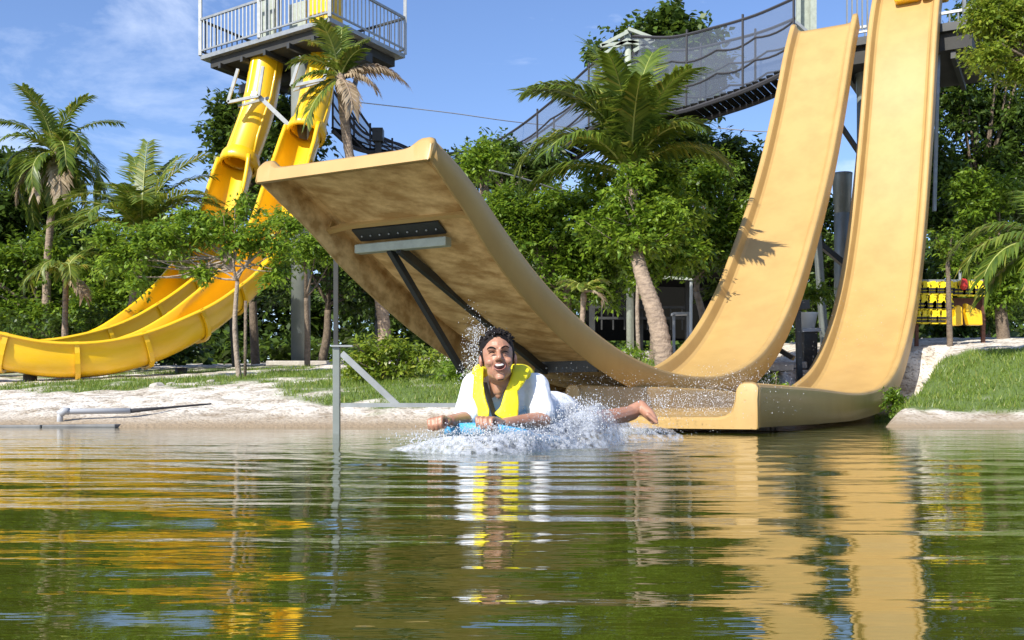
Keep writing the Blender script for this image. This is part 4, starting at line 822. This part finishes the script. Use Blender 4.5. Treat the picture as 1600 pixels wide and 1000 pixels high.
# legs and feet
body.chain([PX(876, 652, 5.52), PX(925, 662, 5.86), PX(988, 645, 6.10)], [.095, .070, .044])
body.chain([PX(988, 643, 6.10), PX(1001, 635, 6.12), PX(1015, 648, 6.06), PX(1022, 657, 6.02)], [.044, .038, .034, .024])
for i in range(5): body.cap(PX(1012, 648, 6.0 + i * .02), PX(1026 - i * 1.5, 660 - i * .6, 5.99 + i * .022), .014, .011 - i * .0008)
body.chain([PX(858, 650, 5.56), PX(885, 664, 5.92), PX(862, 634, 5.84)], [.095, .060, .036])
body.chain([PX(862, 634, 5.84), PX(857, 622, 5.80), PX(846, 628, 5.70)], [.034, .030, .022])
bo = remesh(body.build('body', M['skin'], rp, smooth=True), .0045, 3)
# hair
hb = MB(); hb.ell(hp(0, -.027, .056), (.082, .094, .077), HM, 20, 14)
for s in (-1, 1): hb.ell(hp(s * .070, -.022, .022), (.014, .045, .05), HM)
rd = random.Random(5)
for i in range(260):
    u = rd.uniform(-1, 1); ph = rd.uniform(0, 6.28); th = rd.uniform(0, 1.25)
    n_ = Vector((math.sin(th) * math.cos(ph), math.sin(th) * math.sin(ph), math.cos(th)))
    if n_.y > .72 and n_.z < .62: continue
    b_ = hp(n_.x * .080, -.024 + n_.y * .094, .054 + n_.z * .078); dr = HM @ Vector((n_.x * .6 + rd.uniform(-.8, .8), -n_.y * .6 + rd.uniform(-.8, .8), n_.z * .3 + rd.uniform(-.4, .3))); dr.normalize()
    hb.cap(b_, b_ + dr * .022, .0075, .003, 6)
remesh(hb.build('hair', M['hair'], rp, smooth=True), .0028, 1)
# face details
for s in (-1, 1):
    MB().tube(catmull([hp(s * .013, .0945, .034), hp(s * .026, .0955, .0415), hp(s * .040, .088, .044), hp(s * .052, .077, .038)], 4), [.0022, .0030, .0034, .0036, .0036, .0036, .0035, .0033, .003, .0026, .0022, .0016, .001], 8).build('eyebrow', M['hair'], rp, smooth=True)
    MB().tube(catmull([hp(s * .017, .087, .015), hp(s * .026, .0895, .020), hp(s * .036, .087, .020), hp(s * .047, .079, .014)], 4), [.0012, .002, .0026, .003, .0034, .0036, .0036, .0034, .003, .0026, .002, .0014, .001], 8).build('eye', M['hair'], rp, smooth=True)
    MB().chain([hp(s * .024, .099, -.014), hp(s * .037, .096, -.034), hp(s * .038, .086, -.058)], [.0009, .0013, .0009]).build('smile_line', M['lips'], rp, smooth=True)
MB().ell(hp(0, .082, -.050), (.026, .016, .015), HM).build('mouth', M['mouth'], rp, smooth=True)
tb = MB()
for i in range(8): a = (i - 3.5) / 3.5; tb.box(hp(a * .0165, .0975 - .007 * a * a, -.0430 + .0035 * a * a), (.0050, .005, .0085), HM)
tb.build('teeth', M['teeth'], rp, bevel=.001)
lr = []
for i in range(17):
    a = 2 * math.pi * i / 16; lr.append(hp(.0275 * math.cos(a), .0945 - .009 * math.cos(a)**2, -.050 + .016 * math.sin(a) + .004 * math.cos(a)**2))
MB().tube(lr, .0030, 6, cap=False).build('lips', M['lips'], rp, smooth=True)
MB().chain([hp(-.011, .084, -.110), hp(.011, .084, -.110)], [.0028, .0028]).build('goatee', M['hair'], rp, smooth=True)
# shirt
sb = MB()
sb.chain([PX(794, 624, 5.04), PX(812, 637, 5.16), PX(845, 647, 5.39), PX(868, 650, 5.50)], [.135, .137, .124, .135])
sb.cap(SH, PX(793, 618, 5.03), .072, .11); sb.cap(SL_, PX(799, 620, 5.04), .072, .11)
sb.chain([SH, SH.lerp(ER, .5), SH.lerp(ER, .88)], [.073, .068, .066]); sb.chain([SL_, SL_.lerp(EL, .5), SL_.lerp(EL, .80)], [.073, .068, .068])
for i in range(10):
    a = SH.lerp(ER, rd.uniform(.2, .85)) + Vector((rd.uniform(-.05, .02), -.05, 0)); sb.cap(a, a + Vector((rd.uniform(.02, .05), -.01, rd.uniform(-.05, -.02))), .016, .012)
    a = SL_.lerp(EL, rd.uniform(.1, .75)) + Vector((rd.uniform(-.03, .04), -.052, 0)); sb.cap(a, a + Vector((rd.uniform(-.05, .01), -.01, rd.uniform(-.06, -.02))), .016, .010)
remesh(sb.build('shirt', M['shirt'], rp, smooth=True), .0075, 3)
# shorts
remesh(MB().chain([PX(862, 651, 5.47), PX(880, 653, 5.56), PX(905, 660, 5.74)], [.137, .125, .090]).build('shorts', M['shorts'], rp, smooth=True), .009, 3)
# neckline skin V, vest
MB().chain([PX(777, 598, 4.885), PX(778, 610, 4.880), PX(779, 618, 4.878)], [.034, .028, .016]).build('throat', M['skin'], rp, smooth=True)
def vd(x, y): return interp(y, [566, 580, 600, 625, 655], [4.97, 4.90, 4.845, 4.815, 4.80]) + ((x - 787) / 45) ** 2 * .05
def panel(poly, nm='front_panel', th=.055, m='vest'):
    bm = bmesh.new(); vs = [bm.verts.new(PX(x, y, vd(x, y))) for x, y in poly]; f = bm.faces.new(vs)
    bmesh.ops.triangulate(bm, faces=[f]); bmesh.ops.subdivide_edges(bm, edges=bm.edges[:], cuts=3, use_grid_fill=True)
    for v in bm.verts:
        px, py = 800 + F * v.co.x / v.co.y, HOR - (v.co.z - EYE) * F / v.co.y; v.co = PX(px, py, vd(px, py))
    r_ = bmesh.ops.extrude_face_region(bm, geom=bm.faces[:]); ev = [e for e in r_['geom'] if isinstance(e, bmesh.types.BMVert)]
    for v in ev: v.co += Vector((0, -th, 0))
    bmesh.ops.recalc_face_normals(bm, faces=bm.faces[:])
    o0 = rootloc(rp)
    for v in bm.verts: v.co -= o0
    me = bpy.data.meshes.new(nm); bm.to_mesh(me); bm.free(); me.polygons.foreach_set('use_smooth', [True] * len(me.polygons)); o = link(nm, me, rp, M[m])
    return remesh(o, .006, 5)
panel([(750, 571), (757, 575), (756, 588), (756, 602), (759, 622), (765, 640), (764, 653), (750, 652), (737, 646), (738, 625), (740, 600), (741, 585), (743, 575)])
panel([(801, 570), (816, 571), (828, 577), (824, 590), (817, 602), (809, 612), (798, 612), (790, 610), (795, 598), (799, 585)])
panel([(790, 609), (800, 607), (809, 610), (811, 630), (809, 657), (795, 658), (782, 653), (772, 646), (782, 636), (786, 622)], th=.065)
vb = MB().chain([PX(750, 582, 4.96), PX(756, 582, 5.10)], [.042, .05]).chain([PX(817, 584, 4.98), PX(812, 584, 5.10)], [.042, .05]).chain([PX(756, 590, 5.12), PX(815, 590, 5.13)], [.07, .07]).chain([PX(775, 602, 5.18), PX(845, 640, 5.42)], [.09, .09])
remesh(vb.build('back_panel', M['vest'], rp, smooth=True), .009, 3)
MB().beam(PX(757, 598, 4.835), PX(773, 650, 4.79), .024, .01).build('strap', M['black'], rp)
MB().beam(PX(786, 640, 4.79), PX(770, 648, 4.78), .02, .01).build('strap', M['black'], rp)
MB().beam(PX(845, 655, 5.15), PX(860, 665, 5.2), .03, .03).build('strap', M['black'], rp)
# body board
bm_ = MB(); n = 26; top = []; bot = []; A, B_ = PX(742, 668, 4.60), PX(850, 676, 5.25)
axv = (B_ - A); axv.z = .0; Ln = axv.length; axv.normalize(); sv = Vector((axv.y, -axv.x, 0)); zc = .074
for i in range(n):
    t = i / (n - 1); hwid = .215 * min(1, (t * 3.2 + .62)) * (1 if t < .8 else 1 - (t - .8) * .6); zz_ = zc + .03 * max(0, .25 - t) * 4 - .05 * t
    top.append((A + axv * Ln * t, hwid, zz_))
vs = []
for c_, hw, z in top:
    for u, dz in ((-1, -.012), (-.97, .012), (-.5, .018), (0, .02), (.5, .018), (.97, .012), (1, -.012), (.9, -.03), (0, -.035), (-.9, -.03)): vs.append(Vector((c_.x, c_.y, z + dz)) + sv * u * hw)
k = 10; bb = MB(); bb.v = vs; bb.f = [(i * k + j, i * k + (j + 1) % k, (i + 1) * k + (j + 1) % k, (i + 1) * k + j) for i in range(n - 1) for j in range(k)] + [tuple(range(k - 1, -1, -1)), tuple((n - 1) * k + j for j in range(k))]
ob = bb.build('body_board', M['board'], smooth=True); tag(ob, 'light blue foam body board under the man, mostly hidden by the splash', 'body board')
# ------------------------------------------------------------------ splashing water
ico = bmesh.new(); bmesh.ops.create_icosphere(ico, subdivisions=1, radius=1); ico.verts.ensure_lookup_table()
IV = np.array([list(v.co) for v in ico.verts]); IF = np.array([[v.index for v in f.verts] for f in ico.faces]); ico.free()
def drops(name, regs, label, m='drop'):
    Pp = []; Rr = []
    for (px, py, sx, sy, d, sd_, n, r0, r1) in regs:
        n = int(n * 1.7)
        a = rng.normal(px, sx, n); b = rng.normal(py, sy, n); c = rng.normal(d, sd_, n)
        Pp.append(np.stack([(a - 800) / F * c, c, EYE + (HOR - b) / F * c], 1)); Rr.append(r0 * (r1 / r0) ** (rng.uniform(0, 1, n) ** 2))
    Pp = np.concatenate(Pp); Rr = np.concatenate(Rr); k = Pp[:, 2] > -.004; Pp = Pp[k]; Rr = Rr[k]; n = len(Pp)
    st = np.stack([rng.uniform(.6, 1.2, n), rng.uniform(.6, 1.2, n), rng.uniform(.7, 2.0, n)], 1)
    V = (Pp[:, None, :] + IV[None] * Rr[:, None, None] * st[:, None, :]).reshape(-1, 3); Fq = (IF[None] + (np.arange(n) * 12)[:, None, None]).reshape(-1, 3)
    o = npmesh(name, V, Fq, M[m], base=tuple(Pp.mean(0) * np.array([1, 1, 0])), smooth=True); o['kind'] = 'stuff'; o['label'] = label
drops('water_spray', [(742, 548, 9, 26, 4.95, .06, 650, .0008, .0036), (735, 590, 9, 14, 4.9, .08, 220, .0008, .003), (757, 519, 12, 6, 4.86, .05, 130, .0007, .0026)], 'spray of bright drops thrown up beside the man\'s head')
drops('water_spray', [(695, 686, 34, 7, 4.6, .15, 1100, .0009, .0042), (785, 682, 32, 7, 4.55, .12, 1300, .0009, .0048), (850, 668, 30, 12, 4.8, .12, 900, .0008, .0036), (760, 672, 30, 6, 4.45, .06, 700, .0008, .003)], 'white churned drops in front of the board')
drops('water_spray', [(915, 640, 24, 10, 5.2, .12, 1300, .0009, .0042), (880, 655, 40, 10, 5.0, .12, 800, .0008, .0036), (985, 672, 34, 4, 5.8, .2, 400, .001, .003)], 'spray along the crest of the wave behind the man')
drops('water_spray', [(1120, 628, 42, 22, 7.9, .35, 2600, .0008, .0036), (1030, 630, 25, 14, 7.4, .3, 700, .001, .004), (1180, 600, 30, 14, 8.2, .3, 500, .0008, .003), (940, 600, 50, 12, 7.2, .3, 300, .0008, .003), (1320, 520, 60, 40, 11.5, .6, 260, .001, .003)], 'fine spray hanging over the end of the low slide')
def sheet(pts_top, pts_bot, nu, nv, amp, seed):
    T = catmull([PX(*p) for p in pts_top], nu); B = catmull([Vector((PX(*p).x, p[2], -.01)) for p in pts_bot], nu); n = len(T); mb = MB()
    for j in range(nv + 1):
        for i in range(n):
            p = B[i].lerp(T[i], (j / nv)); w = amp * math.sin(math.pi * min(1, j / nv + .15))
            q = Vector((mnoise.noise(p * 9 + Vector((seed, 0, 0))), mnoise.noise(p * 9 + Vector((0, seed, 5))), mnoise.noise(p * 14 + Vector((0, 3, seed))))) * w + Vector((mnoise.noise(p * 40), mnoise.noise(p * 42), mnoise.noise(p * 38))) * w * .35
            mb.v.append(p + q)
    mb.f = [(j * n + i, j * n + i + 1, (j + 1) * n + i + 1, (j + 1) * n + i) for j in range(nv) for i in range(n - 1)]
    return mb
allm = MB()
for s_, dy in ((1, 0), (2, .07), (3, -.07), (4, .14)):
    m1 = sheet([(815, 688, 4.75 + dy), (860, 664, 4.9 + dy), (900, 645, 5.05 + dy), (935, 632, 5.2 + dy), (958, 645, 5.45 + dy)], [(805, 0, 4.7 + dy), (850, 0, 4.75 + dy), (905, 0, 4.85 + dy), (950, 0, 5.0 + dy), (975, 0, 5.3 + dy)], 16, 12, .035, s_)
    allm.add(m1.v, m1.f)
for s_, dy in ((7, 0), (8, .1), (9, -.1)):
    m1 = sheet([(625, 698, 4.7 + dy), (660, 690, 4.6 + dy), (700, 682, 4.4 + dy), (760, 681, 4.35 + dy), (820, 672, 4.5 + dy), (850, 672, 4.7 + dy)], [(595, 0, 4.65 + dy), (650, 0, 4.5 + dy), (700, 0, 4.3 + dy), (760, 0, 4.25 + dy), (830, 0, 4.4 + dy), (870, 0, 4.65 + dy)], 16, 8, .03, s_)
    allm.add(m1.v, m1.f)
for s_, dy in ((12, 0), (13, .12)):
    m1 = sheet([(950, 664, 5.6 + dy), (985, 660, 5.8 + dy), (1020, 664, 6.0 + dy), (1050, 672, 6.2 + dy)], [(940, 0, 5.5 + dy), (985, 0, 5.6 + dy), (1030, 0, 5.8 + dy), (1070, 0, 6.1 + dy)], 14, 8, .03, s_); allm.add(m1.v, m1.f)
sp = allm.build('splash', M['foam'], smooth=True); sp['kind'] = 'stuff'; sp['label'] = 'translucent sheets of water thrown up round the board'
